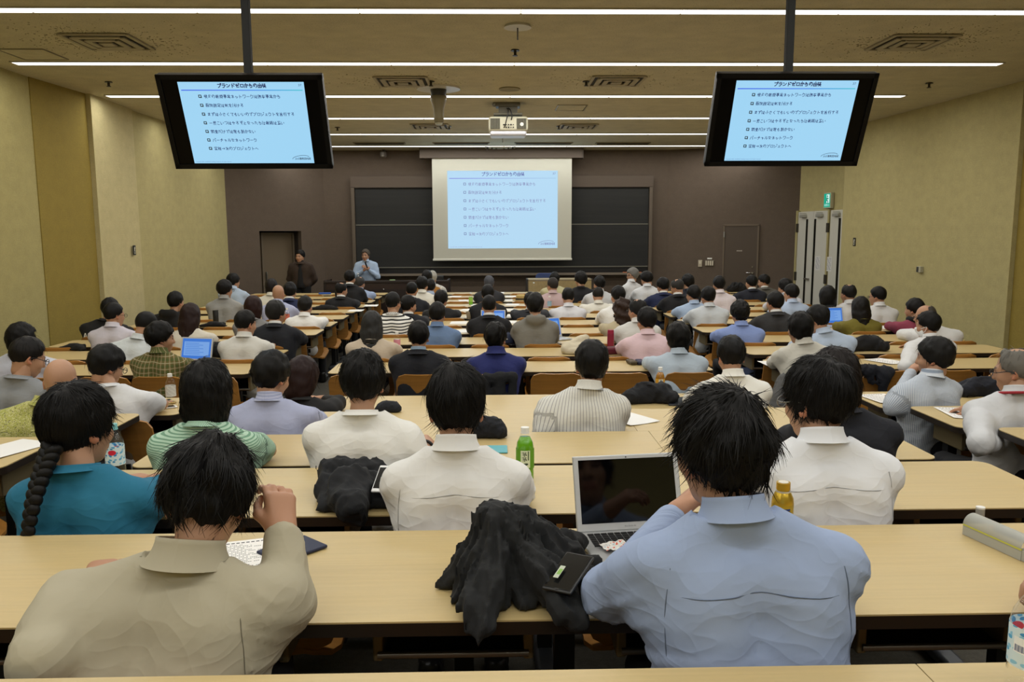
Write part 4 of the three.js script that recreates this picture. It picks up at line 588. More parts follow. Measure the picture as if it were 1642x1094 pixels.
/* o: label, x/top (head in the photo), row, lean, w (build), turn, hy/hp/hr head angles, shirt [colour, kind, type], hair [style, colour], legs colour,
   sleeve, armL/armR: 'desk' | 'lap' | 'chin' | [elbow, wrist, roll, curl] */
function person(o) {
  const lean = o.lean ?? 0.0, r = typeof o.row === 'object' ? o.row : row(o.row), rootZ = r.z - 0.7 + (o.dz ?? 0), zh = rootZ + 0.1 + lean, w = o.w ?? 1, sd = ++personSeed * 3.17, stand = o.stand;
  const hp3 = atZ(o.x, o.top, zh), top = hp3.y - r.y, near = zh < 3.6, mid = zh < 7.3;
  const cBody = near ? 0.022 : mid ? 0.03 : 0.042, cShirt = near ? (zh < 2.6 ? 0.0095 : 0.0115) : mid ? 0.017 : zh < 10 ? 0.023 : 0.029, cHead = near ? 0.0055 : mid ? 0.0095 : zh < 10 ? 0.0125 : 0.016, cHair = near ? 0.0065 : mid ? 0.0105 : zh < 10 ? 0.013 : 0.0155;
  const style = o.hair?.[0] ?? 'short', S = STYLES[style] ?? { t: 0.0 }, hs = (o.hs ?? 0.97), headC = top - (0.122 + S.t * 0.9) * hs * Math.cos(Math.min(o.hp ?? 0, 0.6) * 0.6);
  const nb = headC - 0.122 * hs + (o.neckUp ?? 0), seatY = stand ? 0.9 : 0.5, t = (nb - 0.033 - seatY) / (1.045 - 0.5);    // neck base drives the length of the trunk
  const Y = (y) => seatY + (y - 0.5) * t, lz = (f) => -lean * f;
  const G = new THREE.Group(); G.name = numbered('person'); scene.add(G); tag(G, o.label, 'person', o.group);
  const bx = o.bx ?? 0, hx = hp3.x + bx; G.position.set(hx, r.y, -rootZ); G.rotation.y = 0;
  const tw = o.turn ?? 0, cs = Math.cos(tw), sn = Math.sin(tw), T = ([x, y, z]) => [x * cs + z * sn, y, -x * sn + z * cs];   // turn of the trunk
  const dip = o.dip ?? 0;                                                // one shoulder lower
  const sh = (s) => T([s * 0.172 * w, Y(0.968) - s * dip, -0.03 + lz(0.75)]);
  const J = { pel: [0, Y(0.53), 0], waist: T([0, Y(0.68), lz(0.25)]), chest: T([0, Y(0.88), -0.025 + lz(0.6)]), neck: T([-bx * 0.6, nb, -0.045 + lz(0.85)]), head: stand ? [0, headC, 0.06] : [-bx, headC, -0.1 - lean] };
  const loc = (px, py, z) => { const p = atZ(px, py, z); return [p.x - hx, p.y - r.y, p.z + rootZ]; }, locH = (px, py, h) => { const p = atH(px, py, h + r.y); return [p.x - hx, p.y - r.y, p.z + rootZ]; };
  const armOf = (s, a) => {
    const S0 = sh(s); let e, wr, roll = 0, curl = 0.5;
    if (typeof a === 'function') a = a(loc, locH);
    if (Array.isArray(a)) [e, wr, roll = 0, curl = 0.5] = a;
    else if (a === 'lap') { e = T([s * 0.25 * w, Y(0.72), 0.0 + lz(0.2)]); wr = [s * 0.1, 0.6, -0.24]; }
    else if (a === 'chin') { e = [s * 0.18 - bx * 0.5, DESK + 0.05, -0.3 - lean * 0.5]; wr = [s * 0.05 - bx, headC - 0.17, -0.21 - lean]; roll = s * 1.4; curl = 1.0; }
    else if (a === 'down') { e = T([s * 0.27 * w, Y(0.72), 0.02]); wr = T([s * 0.27 * w, Y(0.5) - 0.03, -0.04]); roll = s * 1.5; }
    else { e = T([s * 0.205 * w, Math.max(Y(0.755), DESK + 0.05), -0.24 + lz(0.4)]); wr = [s * 0.07, DESK + 0.036, -0.42 - lean * 0.3]; }
    return { S0, e, wr, roll, curl };
  };
  const arms = [armOf(-1, o.armL ?? 'desk'), armOf(1, o.armR ?? 'desk')];
  const legsJ = [-1, 1].map((s) => (stand ? { h: [s * 0.085, Y(0.5), 0], k: [s * 0.095, 0.47, -0.01], a: [s * 0.1, 0.09, 0.01] } : { h: [s * 0.085 * w, 0.505, -0.02], k: [s * 0.115, 0.475, -0.42], a: [s * 0.12, 0.09, -0.38] }));
  const all = [...arms.flatMap((a) => [a.e, a.wr]), J.head, sh(-1), sh(1)];
  const lo = [Math.min(-0.36, ...all.map((p) => p[0])) - 0.1, 0, Math.min(-0.62, ...all.map((p) => p[2])) - 0.1], hi = [Math.max(0.36, ...all.map((p) => p[0])) + 0.1, Math.max(headC + 0.08, ...all.map((p) => p[1] + 0.1)), Math.max(0.24, ...all.map((p) => p[2] + 0.12))];
  const torso = (F, e, k) => {
    for (const s of [-1, 1]) {
      F.capsule([s * 0.075 * w, Y(0.5), 0], T([s * 0.07 * w, Y(0.7), lz(0.25)]), 0.1 * w + e, 0.09 * w + e, k); F.capsule(T([s * 0.07 * w, Y(0.7), lz(0.25)]), T([s * 0.088 * w, Y(0.9), -0.02 + lz(0.62)]), 0.09 * w + e, 0.095 * w + e, k);
      F.capsule(T([s * 0.05, Y(0.945), -0.025 + lz(0.75)]), sh(s), 0.078 + e, 0.05 * w + e, k * 0.7); F.capsule(T([s * 0.012 - bx * 0.6, nb + 0.002, -0.042 + lz(0.85)]), sh(s), 0.046 + e, 0.046 * w + e, k * 0.7);
    }
  };
  const slv = o.sleeve ?? 'long';
  const armBones = (F, e, k, upto, roll = 1) => { for (const a of arms) { const u = upto === 'short' ? [0, 1, 2].map((i) => lerp(a.S0[i], a.e[i], 0.72)) : a.e; F.capsule(a.S0, u, 0.047 * w + e, (upto === 'short' ? 0.05 : 0.04) * w + e, k); if (upto !== 'short') { const q = upto === 'rolled' ? 0.45 : roll, wr = [0, 1, 2].map((i) => lerp(a.e[i], a.wr[i], q)); F.capsule(a.e, wr, 0.041 * w + e, lerp(0.041, 0.03, q) * w + e * 0.8, k); } } };
  // --- body in one mesh: trunk, limbs, head and hands
  const B = new Field(lo, hi, cBody); torso(B, -0.032, 0.03);
  B.capsule(J.neck, [J.head[0], headC - 0.05, J.head[2] + 0.03], 0.05, 0.046, 0.03);
  for (const l of legsJ) { B.capsule(l.h, l.k, 0.07, 0.045, 0.04); B.capsule(l.k, l.a, 0.045, 0.032, 0.03); B.capsule(l.a, [l.a[0], 0.04, l.a[2] - 0.1], 0.032, 0.03, 0.02); }
  armBones(B, slv === 'long' ? -0.012 : -0.004, 0.03, 'long');
  const tone = o.tone ?? 1, skin = SKIN.map((c) => c * tone), parts = [paint(B.mesh(), () => skin)];
  const hm = new THREE.Matrix4().compose(V(...J.head), new THREE.Quaternion().setFromEuler(new THREE.Euler(-(o.hp ?? 0.1), o.hy ?? 0, o.hr ?? 0, 'YXZ')), V(hs, hs, hs));
  const hg = headGeo(cHead).clone().applyMatrix4(hm); if (tone !== 1) { const c = hg.attributes.color; for (let i = 0; i < c.array.length; i++) c.array[i] *= tone; } parts.push(hg);
  arms.forEach((a, i) => {
    const d = V(a.wr[0] - a.e[0], a.wr[1] - a.e[1], a.wr[2] - a.e[2]).normalize(), q = new THREE.Quaternion().setFromUnitVectors(V(0, 0, -1), d), q2 = new THREE.Quaternion().setFromAxisAngle(V(0, 0, 1), a.roll);
    const h = handGeo(a.curl, near ? 0.0045 : mid ? 0.008 : 0.011, i ? 1 : -1).clone().applyQuaternion(q2).applyQuaternion(q).translate(...a.wr); if (a.hand) h.applyMatrix4(a.hand); parts.push(h);
  });
  mesh('body', mergeGeometries(parts.map(trim3), false), M_SKIN, G).userData.label = 'skin';
  // --- upper garment
  const [sc, kind, type = 'shirt'] = o.shirt, infl = type === 'suit' ? 0.016 : type === 'tee' ? 0.008 : 0.011, Fs = new Field([lo[0], 0.36, lo[2]], [hi[0], nb + 0.12, hi[2]], cShirt);
  torso(Fs, infl, 0.045); armBones(Fs, infl, 0.03, slv, 0.93);
  arms.forEach((a, i) => { const s = i ? 1 : -1, sx = stand ? -s : s, m = [0, 1, 2].map((q) => lerp(a.S0[q], a.e[q], slv === 'short' ? 0.45 : 0.5)); Fs.capsule(T([s * 0.105 * w, Y(0.85), -0.02 + lz(0.55)]), m, 0.07 * w + infl, 0.04 * w + infl, 0.05); Fs.capsule(T([s * 0.09 * w, Y(0.78), lz(0.4)]), [0, 1, 2].map((q) => lerp(a.S0[q], a.e[q], 0.35)), 0.075 * w + infl, 0.04 * w + infl, 0.05); void sx; });
  if (type === 'hoodie') { Fs.ellipsoid([0, nb + 0.0, J.neck[2] + 0.09], [0.11, 0.07, 0.06], 0.04); Fs.ellipsoid([0, nb + 0.03, J.neck[2] + 0.06], [0.06, 0.06, 0.05], 0.02, null, true); }
  const nd = V((J.head[0] - J.neck[0]) * 0.5, headC - nb, (J.head[2] - J.neck[2]) * 0.45).normalize(); const hem = (stand ? seatY - 0.1 : 0.41);
  Fs.each((f, x, y, z) => { const n = (y - nb) * nd.y + (z - J.neck[2]) * nd.z + (x - J.neck[0]) * nd.x; const neckHole = Math.hypot(x - J.neck[0], z - J.neck[2]) < 0.085 ? n - (type === 'tee' ? 0.008 : 0.012) : -1; return Math.max(f, neckHole, hem - y); });
  const amp = (o.folds ?? 1) * (type === 'suit' ? 0.0045 : type === 'tee' ? 0.006 : 0.0088);
  Fs.displace((x, y, z) => {
    const n1 = N3(x * 2.3 + sd, y * 2.1, z * 2 + sd), ax = Math.abs(x), low = sstep(Y(0.92), Y(0.62), y), arm = sstep(0.17, 0.23, ax), rid = (v) => { const q = 1 - Math.abs(v); return q * q * q; };
    const u = y + ax * 0.5 + 0.05 * n1;
    return -amp * (rid(N3(x * 1.9 + sd, u * 12, sd + z)) * (0.12 + 0.9 * low + 0.5 * arm) + 0.6 * rid(N3(x * 3 + sd, u * 23 + n1, 9 + sd)) * (0.08 + 0.9 * low + 0.5 * arm) - 0.35);
  });
  const sg = Fs.mesh();
  { const p = sg.attributes.position, uv = new Float32Array(p.count * 2), e3 = arms.map((a) => [V(...a.S0), V(...a.e), V(...a.wr)]), q = V(0, 0, 0), L3 = new THREE.Line3(), c = V(0, 0, 0);
    for (let i = 0; i < p.count; i++) { q.fromBufferAttribute(p, i); let u = Math.atan2(q.x, q.z + 0.3) * 0.42, v = q.y + 0.3 * q.z, best = 0.085; if (PAT[kind]) for (const [a, b, d] of e3) for (const [m, n] of [[a, b], [b, d]]) { L3.set(m, n); L3.closestPointToPoint(q, true, c); const dd = c.distanceTo(q); if (dd < best && c.distanceTo(a) > 0.06) { best = dd; const dir = n.clone().sub(m).normalize(), rel = q.clone().sub(c), side = V(0, 0, 1).cross(dir).normalize(), up = dir.clone().cross(side); u = Math.atan2(rel.dot(side), rel.dot(up)) * 0.055; v = -(c.distanceTo(m) + (m === b ? 0.27 : 0)); } } uv[2 * i] = u; uv[2 * i + 1] = v; }
    sg.setAttribute('uv', new THREE.BufferAttribute(uv, 2)); }
  const gname = { shirt: 'shirt', suit: 'jacket', tee: 't_shirt', hoodie: 'hoodie', jacket: 'jacket', blouse: 'blouse' }[type] ?? 'shirt';
  const shirt = mesh(gname, sg, clothMat(sc, kind, near), G);
  // collar
  const collar = (r0, h, col0, lift, fl = 0.012) => { const col = PAT[kind] && col0 === clothMat(sc, kind, near) ? col0 : memo('collar' + col0.color.getHex(), () => P(col0.color, 0.88)); const N = 28, K = 6, pos = [], id = []; for (let s = 0; s < 2; s++) for (let k = 0; k <= K; k++) for (let i = 0; i <= N; i++) { const a = i / N * Math.PI * 2, tt = k / K, rad = r0 + (fl + 0.008) * (1 - tt) * (1 - tt) + (s ? 0 : 0.006), back = 0.5 + 0.5 * Math.cos(a); pos.push(Math.sin(a) * rad * 0.97, lift + (tt - 0.25) * h * (0.75 + 0.25 * back), Math.cos(a) * rad); }
    const W = N + 1, o2 = W * (K + 1); for (let k = 0; k < K; k++) for (let i = 0; i < N; i++) { const a = k * W + i; id.push(a, a + 1, a + W + 1, a, a + W + 1, a + W, o2 + a, o2 + a + W + 1, o2 + a + 1, o2 + a, o2 + a + W, o2 + a + W + 1); } for (let i = 0; i < N; i++) { const a = K * W + i; id.push(a, a + 1, o2 + a + 1, a, o2 + a + 1, o2 + a); }
    const g = new THREE.BufferGeometry(); g.setAttribute('position', new THREE.Float32BufferAttribute(pos, 3)); g.setIndex(id); g.computeVertexNormals(); g.applyQuaternion(new THREE.Quaternion().setFromUnitVectors(V(0, 1, 0), nd)).translate(J.neck[0], nb, J.neck[2] + 0.006); const q = g.attributes.position, uv = new Float32Array(q.count * 2); for (let i = 0; i < q.count; i++) { uv[2 * i] = q.getY(i) * 0.2; uv[2 * i + 1] = Math.atan2(q.getX(i), q.getZ(i)) * 0.06; } g.setAttribute('uv', new THREE.BufferAttribute(uv, 2)); return mesh('collar', g, col, shirt); };
  if (type === 'shirt') collar(0.058, 0.05, clothMat(sc, kind, near), 0.014, 0.01); else if (type === 'suit') { collar(0.056, 0.05, clothMat(o.inner ?? 0xd8d8d6, null, near), 0.01, 0.006); collar(0.07, 0.04, clothMat(sc, kind, near), -0.008, 0.018); } else if (type === 'jacket') collar(0.066, 0.062, clothMat(sc, kind, near), 0.016, 0.016); else if (type === 'tee' || type === 'blouse') collar(0.062, 0.022, clothMat(sc, kind, near), 0.002, 0.01);
  if (near && (type === 'shirt' || type === 'jacket') && o.seams !== false) { // yoke seam and armhole seams: raised stitching on the back
    const lines = []; const path = (pts) => { const q = pts.map(([x, y]) => { const z = Fs.backZ(x, y); return z === null ? null : V(x, y, z); }).filter(Boolean); if (q.length > 3) { let ok = true; for (let i = 1; i < q.length; i++) if (Math.abs(q[i].z - q[i - 1].z) > 0.016) ok = false; if (ok) lines.push(tube(q, 0.0011, q.length * 2, 5)); }; };
    const yk = Y(0.955); if (o.seam !== 'back') path([...Array(13)].map((_, i) => [(-0.15 + 0.025 * i) * w, yk - 0.01 * Math.abs(i - 6) / 6])); else path([...Array(16)].map((_, i) => [0.004 * Math.sin(i), Y(1.0) - i * 0.025]));
    for (const s of [-1, 1]) path([...Array(9)].map((_, i) => [s * (0.168 + 0.012 * Math.sin(i / 3)) * w, Y(1.0) - i * 0.024]));
    if (lines.length) mesh('seam', join(lines), clothMat(new THREE.Color(sc).multiplyScalar(0.93).getHex(), null, near), shirt);
  }
  // --- trousers and shoes
  const tc = o.legs ?? 0x15161a, Fl = new Field([-0.3, 0.07, -0.56], [0.3, 0.66, 0.16], near ? 0.024 : mid ? 0.034 : 0.045);
  if (stand) { Fl.min = [-0.3, 0.07, -0.2]; const F2 = new Field([-0.3, 0.07, -0.2], [0.3, 1.0, 0.2], 0.022); for (const l of legsJ) { F2.capsule([l.h[0], l.h[1] + 0.04, 0], l.k, 0.098, 0.066, 0.05); F2.capsule(l.k, [l.a[0], 0.1, 0], 0.066, 0.052, 0.03); } mesh('trousers', F2.mesh(), clothMat(tc, null, false), G); }
  else { Fl.capsule([-0.08, 0.54, 0], [0.08, 0.54, 0], 0.108 * w, 0.108 * w, 0.05); for (const l of legsJ) { Fl.capsule(l.h, l.k, 0.083, 0.06, 0.05); Fl.capsule(l.k, [l.a[0], 0.1, l.a[2]], 0.06, 0.046, 0.03); } Fl.displace((x, y, z) => -0.004 * N3(x * 12 + sd, y * 16, z * 12)); mesh('trousers', Fl.mesh(), clothMat(tc, null, false), G); }
  for (const l of legsJ) mesh('shoe', shoeGeo, M_SHOE, G).position.set(l.a[0], 0, l.a[2] - 0.02);
  // --- hair and glasses
  if (STYLES[style]) { const h = mesh('hair', hairGeo(style, cHair, (o.hv ?? personSeed) % (near ? 4 : 3), near ? (zh < 2.6 ? 3200 : 1500) : mid ? 200 : 0), hairMat(o.hair[1] ?? 0x0b0a0a), G); h.applyMatrix4(hm); }
  if (o.glasses) mesh('glasses', glassesGeo, o.glasses === 2 ? M_STEEL : M_GLASSES, G).applyMatrix4(hm);
  if (o.mask) { const F = new Field([-0.09, -0.14, -0.15], [0.09, 0.02, 0.02], near ? 0.005 : 0.008); F.ellipsoid([0, -0.045, -0.03], [0.064, 0.082, 0.069], 0.04).ellipsoid([0, -0.03, -0.09], [0.02, 0.03, 0.03], 0.03).each((f, x, y, z) => Math.max(f, y + 0.014, -0.112 - y, z + 0.02)); const m = mesh('face_mask', F.mesh(), M(0xe6e8ea, 0.9), G); m.applyMatrix4(hm); const st = mesh('strap', join([-1, 1].map((s) => tube([V(s * 0.05, -0.03, -0.06), V(s * 0.075, -0.02, -0.02), V(s * 0.086, -0.01, 0.02), V(s * 0.078, -0.05, 0.0), V(s * 0.05, -0.08, -0.05)], 0.0025, 16, 6))), M(0xe6e8ea, 0.9), m); void st; }
  return { G, J, hm, Fs, shirt, Y, sh, nb, headC, w, arms };
}
// ---------------------------------------------------------------- the audience
const WHITE = 0xe4e4e2, BLK = 0x070606, DKB = 0x17100d, BRN = 0x24130f, GRY = 0x4a4844, NAVY = 0x10131c, BSUIT = 0x121214;
const people = [
  // --- middle block, from the back
  { label: 'man in beige jacket leaning forward with right hand at his black hair', x: 328, top: 706, bx: -0.07, row: 'b', lean: 0.1, hp: 0.55, hy: 0.12, hr: -0.08, w: 1.13, turn: -0.06, hair: ['messy', BLK], shirt: [0xaca58f, null, 'jacket'], seam: 'back', legs: 0x2a2c30, armR: (l, h) => [h(458, 968, 0.8), l(452, 858, 1.72), -0.5, 1.0], armL: (l, h) => [h(70, 1060, 0.78), h(150, 935, 0.79)] },
  { label: 'man in light blue shirt at the silver laptop, tousled black hair', x: 1158, top: 622, bx: 0.04, row: 'b', lean: 0.02, hp: 0.05, hy: 0.3, w: 1.02, hair: ['messy', BLK], hv: 1, shirt: [0x97a8c9, null, 'shirt'], armL: (l, h) => [h(975, 952, 0.8), l(1082, 826, 1.85), 0.9, 1.1], armR: (l, h) => [h(1300, 925, 0.8), h(1170, 885, 0.79)] },
  { label: 'woman in teal blouse with a long black braid', x: 122, top: 613, bx: 0.03, row: 'c', hy: -0.45, hp: 0.08, w: 0.9, hair: ['braid', BLK], shirt: [0x1f6d8c, null, 'blouse'], legs: 0x20242c },
  { label: 'man in crisp white shirt beside the green tea bottle', x: 731, top: 584, row: 'c', hp: 0.22, w: 0.95, hair: ['full', BLK], hv: 2, shirt: [WHITE, null, 'shirt'], legs: 0x1c1d22 },
  { label: 'man in white shirt with creased back and glasses, right of the coffee bottle', x: 1312, top: 573, row: 'c', hp: 0.12, hy: 0.55, w: 1.04, hair: ['full', BLK], hv: 3, glasses: 2, shirt: [0xe2e5ea, null, 'shirt'], legs: 0x1c1d22 },
  { label: 'woman in navy top with smooth dark brown hair, in front of white-shirted man', x: 1339, top: 557, bx: 0.03, row: 'd', hp: 0.1, w: 1.0, dz: 0, hair: ['bob', 0x120b0a], shirt: [0x10141f, null, 'tee'] },
  { label: 'man in plain white t-shirt with a wristwatch, hand raised', x: 581, top: 561, row: 'd', hp: 0.12, w: 1.02, hair: ['full', BLK], hv: 1, sleeve: 'short', shirt: [0xe2e2de, null, 'tee'], armR: (l, h) => [h(668, 742, 0.8), l(684, 716, 3.42), -0.8, 0.7] },
  { label: 'woman in mint striped blouse with straight black bob', x: 330, top: 576, row: 'd', hp: 0.1, w: 0.95, hair: ['bob', BLK], sleeve: 'short', shirt: [0xf4f8f4, 'mint', 'blouse'] },
  { label: 'man in lavender fine-striped shirt writing with his head bowed', x: 434, top: 563, row: 'e', lean: 0.04, hp: 0.3, hy: -0.45, w: 1.0, hair: ['full', BLK], shirt: [0xf0f0f4, 'lavender', 'shirt'] },
  { label: 'woman in black t-shirt with dark red-brown bob bending over her desk', x: 484, top: 572, row: 'f', lean: 0.03, hp: 0.35, hy: -0.35, w: 0.95, hair: ['bob', 0x1f0d0c], shirt: [0x0e0e10, null, 'tee'] },
  { label: 'man in white shirt with grey pinstripes, sitting upright', x: 949, top: 544, bx: -0.045, row: 'e', hp: 0.05, w: 1.03, turn: 0.05, hair: ['full', BLK], shirt: [0xffffff, 'stripeV', 'shirt'], armL: (l, h) => [h(872, 690, 0.8), h(905, 655, 0.79)] },
  { label: 'man in loose white shirt bowed over desk beside the tablet', x: 1173, top: 539, row: 'f', hp: 0.3, w: 1.02, hair: ['short', BLK], shirt: [0xe2e1da, null, 'shirt'] },
  { label: 'man in black suit with pale blue collar, alone beside an empty chair', x: 671, top: 514, row: 0, hp: 0.1, w: 0.98, hair: ['short', BLK], shirt: [NAVY, null, 'suit'], inner: 0x8fa6bd },
  { label: 'man in royal blue jacket seated on a chair hung with a dark coat', x: 795, top: 516, row: 0, hp: 0.1, hy: -0.3, w: 0.97, hair: ['messy', BLK], shirt: [0x222a66, null, 'jacket'] },
  { label: 'man in pale blue shirt with black hair, bottle of barley tea behind him', x: 1087, top: 516, row: 0, hp: 0.15, hy: 0.3, w: 1.0, hair: ['shaggy', BLK], shirt: [0xb4c3d2, null, 'shirt'] },
  { label: 'man in pink shirt beside the red bottle', x: 1037, top: 492, row: 1, hp: 0.1, hy: 0.25, w: 1.03, hair: ['short', BLK], shirt: [0xd2b8bf, null, 'shirt'] },
  { label: 'woman in beige top with long grey-black hair at the aisle', x: 596, top: 498, row: 1, hp: 0.05, w: 0.98, hair: ['long', 0x2a2a2a], shirt: [0xb9ab98, null, 'blouse'] },
  { label: 'man in grey hooded sweatshirt beside a laptop', x: 858, top: 469, row: 2, w: 1.0, hair: ['full', BLK], shirt: [0x75736c, null, 'hoodie'] },
  { label: 'man in blue denim shirt leaning his face on his hand', x: 701, top: 484, row: 2, hp: 0.15, hy: -0.2, hair: ['short', BLK], shirt: [0xffffff, 'chambray', 'shirt'], armR: 'chin' },
  { label: 'man in white shirt and glasses behind the pink shirt', x: 1022, top: 478, row: 2, hp: 0.05, hy: 0.5, hair: ['balding', 0x151413], glasses: 1, shirt: [0xc9c9c6, null, 'shirt'] },
  { label: 'man in shirt with bold black and white stripes', x: 630, top: 468, row: 3, hy: -0.35, hp: 0.05, hair: ['crop', BLK], glasses: 1, shirt: [0xffffff, 'bold', 'tee'] },
  { label: 'man in black suit at a laptop with glowing screen', x: 784, top: 473, row: 3, hair: ['crop', BLK], shirt: [0x0d0e13, null, 'suit'], hp: 0.1 },
  { label: 'woman in beige top with wavy brown hair', x: 997, top: 479, row: 3, hy: 0.4, hp: 0.2, w: 0.92, hair: ['wavy', 0x2c1c14], shirt: [0xb5a98c, null, 'blouse'] },
  { label: 'man in dark suit holding a hand to his cheek behind striped shirt', x: 655, top: 473, row: 4, hy: -0.8, hp: 0.1, hair: ['short', BLK], shirt: [NAVY, null, 'suit'], armR: 'chin' },
  { label: 'man in white shirt with black hair in front of wavy-haired woman', x: 991, top: 458, row: 4, hy: 0.3, hair: ['short', BLK], shirt: [WHITE, null, 'shirt'] },
  { label: 'man in black suit with head bowed beside empty chairs', x: 707, top: 465, row: 5, hp: 0.3, hy: -0.35, hair: ['full', BLK], shirt: [BSUIT, null, 'suit'] },
  { label: 'man in dark suit in front of the laptop user, middle aisle of papers', x: 782, top: 456, row: 5, hair: ['short', BLK], shirt: [0x11131a, null, 'suit'] },
  { label: 'man in charcoal suit mostly hidden by the hooded sweatshirt', x: 850, top: 468, row: 5, lean: 0.02, hair: ['short', BLK], shirt: [0x22242a, null, 'suit'] },
  { label: 'man in white shirt bowing his black-haired head', x: 911, top: 462, row: 5, hp: 0.45, hair: ['short', BLK], shirt: [0xd0d2da, null, 'shirt'], lean: 0.03 },
  { label: 'man in white shirt with a bald crown', x: 959, top: 460, row: 6, hp: 0.4, hair: ['fringe', 0x1a1816], shirt: [0xd8d6cc, null, 'shirt'], lean: 0.02 },
  { label: 'man in navy suit with neat black hair in the left of the middle block', x: 660, top: 452, row: 6, hair: ['crop', BLK], hy: -0.15, shirt: [NAVY, null, 'suit'] },
  { label: 'man in white shirt in front of the navy suit', x: 677, top: 443, row: 7, hy: -0.4, hair: ['full', BLK], shirt: [0xd6d4ca, null, 'shirt'] },
  { label: 'man in pale pink shirt with glasses and greying hair', x: 886, top: 445, row: 7, hy: 0.5, hair: ['crop', 0x2a2522], glasses: 1, shirt: [0xb9a2a4, null, 'shirt'] },
  { label: 'man in pale grey shirt in front of the bald-crowned man', x: 961, top: 442, row: 7, hy: 0.4, hair: ['short', BLK], shirt: [0xbfc1c4, null, 'shirt'] },
  { label: 'man in charcoal jacket with grey hair in the middle', x: 784, top: 442, row: 8, hy: 0.2, hair: ['short', 0x45474e], shirt: [0x24252a, null, 'suit'] },
  { label: 'man in black t-shirt with thick curly black hair', x: 931, top: 435, row: 8, hy: 0.55, hair: ['curly', BLK], shirt: [0x0f1016, null, 'tee'] },
  { label: 'man in light blue shirt beside the mustard sweater', x: 690, top: 447, row: 8, dz: -0.1, hair: ['short', BLK], shirt: [0x9aa9c4, null, 'shirt'] },
  { label: 'woman in mustard sweater with black hair near the lectern desk', x: 685, top: 433, row: 9, hy: -0.3, hair: ['full', BLK], shirt: [0x93662a, null, 'tee'] },
  { label: 'man in pale yellow shirt with black hair before the plywood stand', x: 889, top: 436, row: 9, hair: ['full', BLK], shirt: [0xb5b08c, null, 'shirt'] },
  { label: 'white-haired person in white top in the front row', x: 693, top: 434, row: 10, hy: -0.2, hair: ['full', 0x9c9a92], shirt: [0xc4c3bd, null, 'shirt'] },
  { label: 'person at the right edge of the last rows, only a bare elbow showing', x: 2060, top: 640, row: 'b', hair: ['short', BLK], sleeve: 'short', shirt: [0xb8b8b4, null, 'tee'], armL: (l, h) => [h(1668, 955, 0.79), h(1760, 890, 0.79)] },
  // --- left block
  { label: 'man in pale shirt by the left wall, hand at his mouth', x: 33, top: 517, row: 0, hy: -0.4, hp: 0.15, hair: ['shaggy', BLK], shirt: [0xbdc0cc, null, 'shirt'], armR: 'chin' },
  { label: 'man in grey t-shirt with glasses looking down', x: 42, top: 541, bx: -0.06, row: 'f', hy: -0.7, hp: 0.35, hair: ['crop', 0x100d0c], glasses: 1, sleeve: 'short', shirt: [0x84878a, null, 'tee'] },
  { label: 'bald man in yellow-green patterned shirt', x: 95, top: 576, bx: -0.13, row: 'e', hp: 0.2, hy: 0.1, w: 1.05, hair: ['none'], shirt: [0xf4f2e8, 'print', 'shirt'], sleeve: 'short', tone: 1.02 },
  { label: 'man in white t-shirt with glasses writing on a sheet', x: 169, top: 553, bx: 0.07, row: 'f', lean: 0.03, hy: -0.65, hp: 0.35, hair: ['full', BLK], glasses: 1, sleeve: 'short', shirt: [0xcdced0, null, 'tee'], legs: 0x5a4a34 },
  { label: 'man in brown and green plaid shirt turning toward a laptop', x: 256, top: 515, row: 0, hy: -0.95, hp: 0.08, turn: -0.15, hair: ['full', BLK], shirt: [0xffffff, 'plaid', 'shirt'] },
  { label: 'man in white shirt with bowed head left of the plaid shirt', x: 233, top: 501, bx: -0.1, row: 1, hp: 0.5, hy: -0.5, lean: 0.06, hair: ['crop', BLK], shirt: [0xc6cdd0, null, 'shirt'] },
  { label: 'man in white shirt beside the aisle writing, left block', x: 393, top: 497, row: 1, hy: -0.5, hp: 0.15, hair: ['crop', 0x0d0c0b], shirt: [0xc9c8c2, null, 'shirt'], armR: (l, h) => [h(428, 566, 0.8), h(436, 555, 0.78)] },
  { label: 'man in pale lilac shirt and glasses in front of the bowed head', x: 182, top: 485, row: 2, hy: -0.55, hair: ['crop', BLK], glasses: 1, shirt: [0xc3bfca, null, 'shirt'] },
  { label: 'man in navy suit with grey-black hair at the aisle of the left block', x: 442, top: 481, row: 2, hy: -0.5, hp: 0.1, w: 1.05, hair: ['full', 0x1c1b1a], shirt: [0x0f121b, null, 'suit'], glasses: 1 },
  { label: 'woman in cream t-shirt with long straight red-brown hair', x: 305, top: 486, row: 2, hy: -0.2, hp: 0.1, w: 0.92, hair: ['long', 0x20100e], sleeve: 'short', shirt: [0xcfcabd, null, 'tee'] },
  { label: 'man in black t-shirt with white lettering on the back', x: 176, top: 477, bx: -0.08, row: 3, hy: -0.2, hair: ['short', BLK], shirt: [0x0e0e10, null, 'tee'], afend: 1 },
  { label: 'person in grey top with a rounded dark red-brown bob', x: 406, top: 474, row: 3, hy: -0.1, w: 0.95, hair: ['bob', 0x230f0d], shirt: [0x7c7b7b, null, 'tee'] },
  { label: 'man in black hooded sweatshirt by the pale pillar', x: 281, top: 467, bx: -0.05, row: 4, hy: -0.3, hair: ['short', BLK], shirt: [0x0d0d0f, null, 'hoodie'] },
  { label: 'man in white shirt with hand raised at the aisle, left block', x: 489, top: 474, row: 4, hy: -0.2, hair: ['short', 0x141211], shirt: [WHITE, null, 'shirt'], armR: 'chin' },
  { label: 'man with shaved head in lavender striped shirt', x: 446, top: 457, row: 5, hair: ['none'], shirt: [0xf0f0f4, 'lavender', 'shirt'], tone: 0.9, hy: -0.1 },
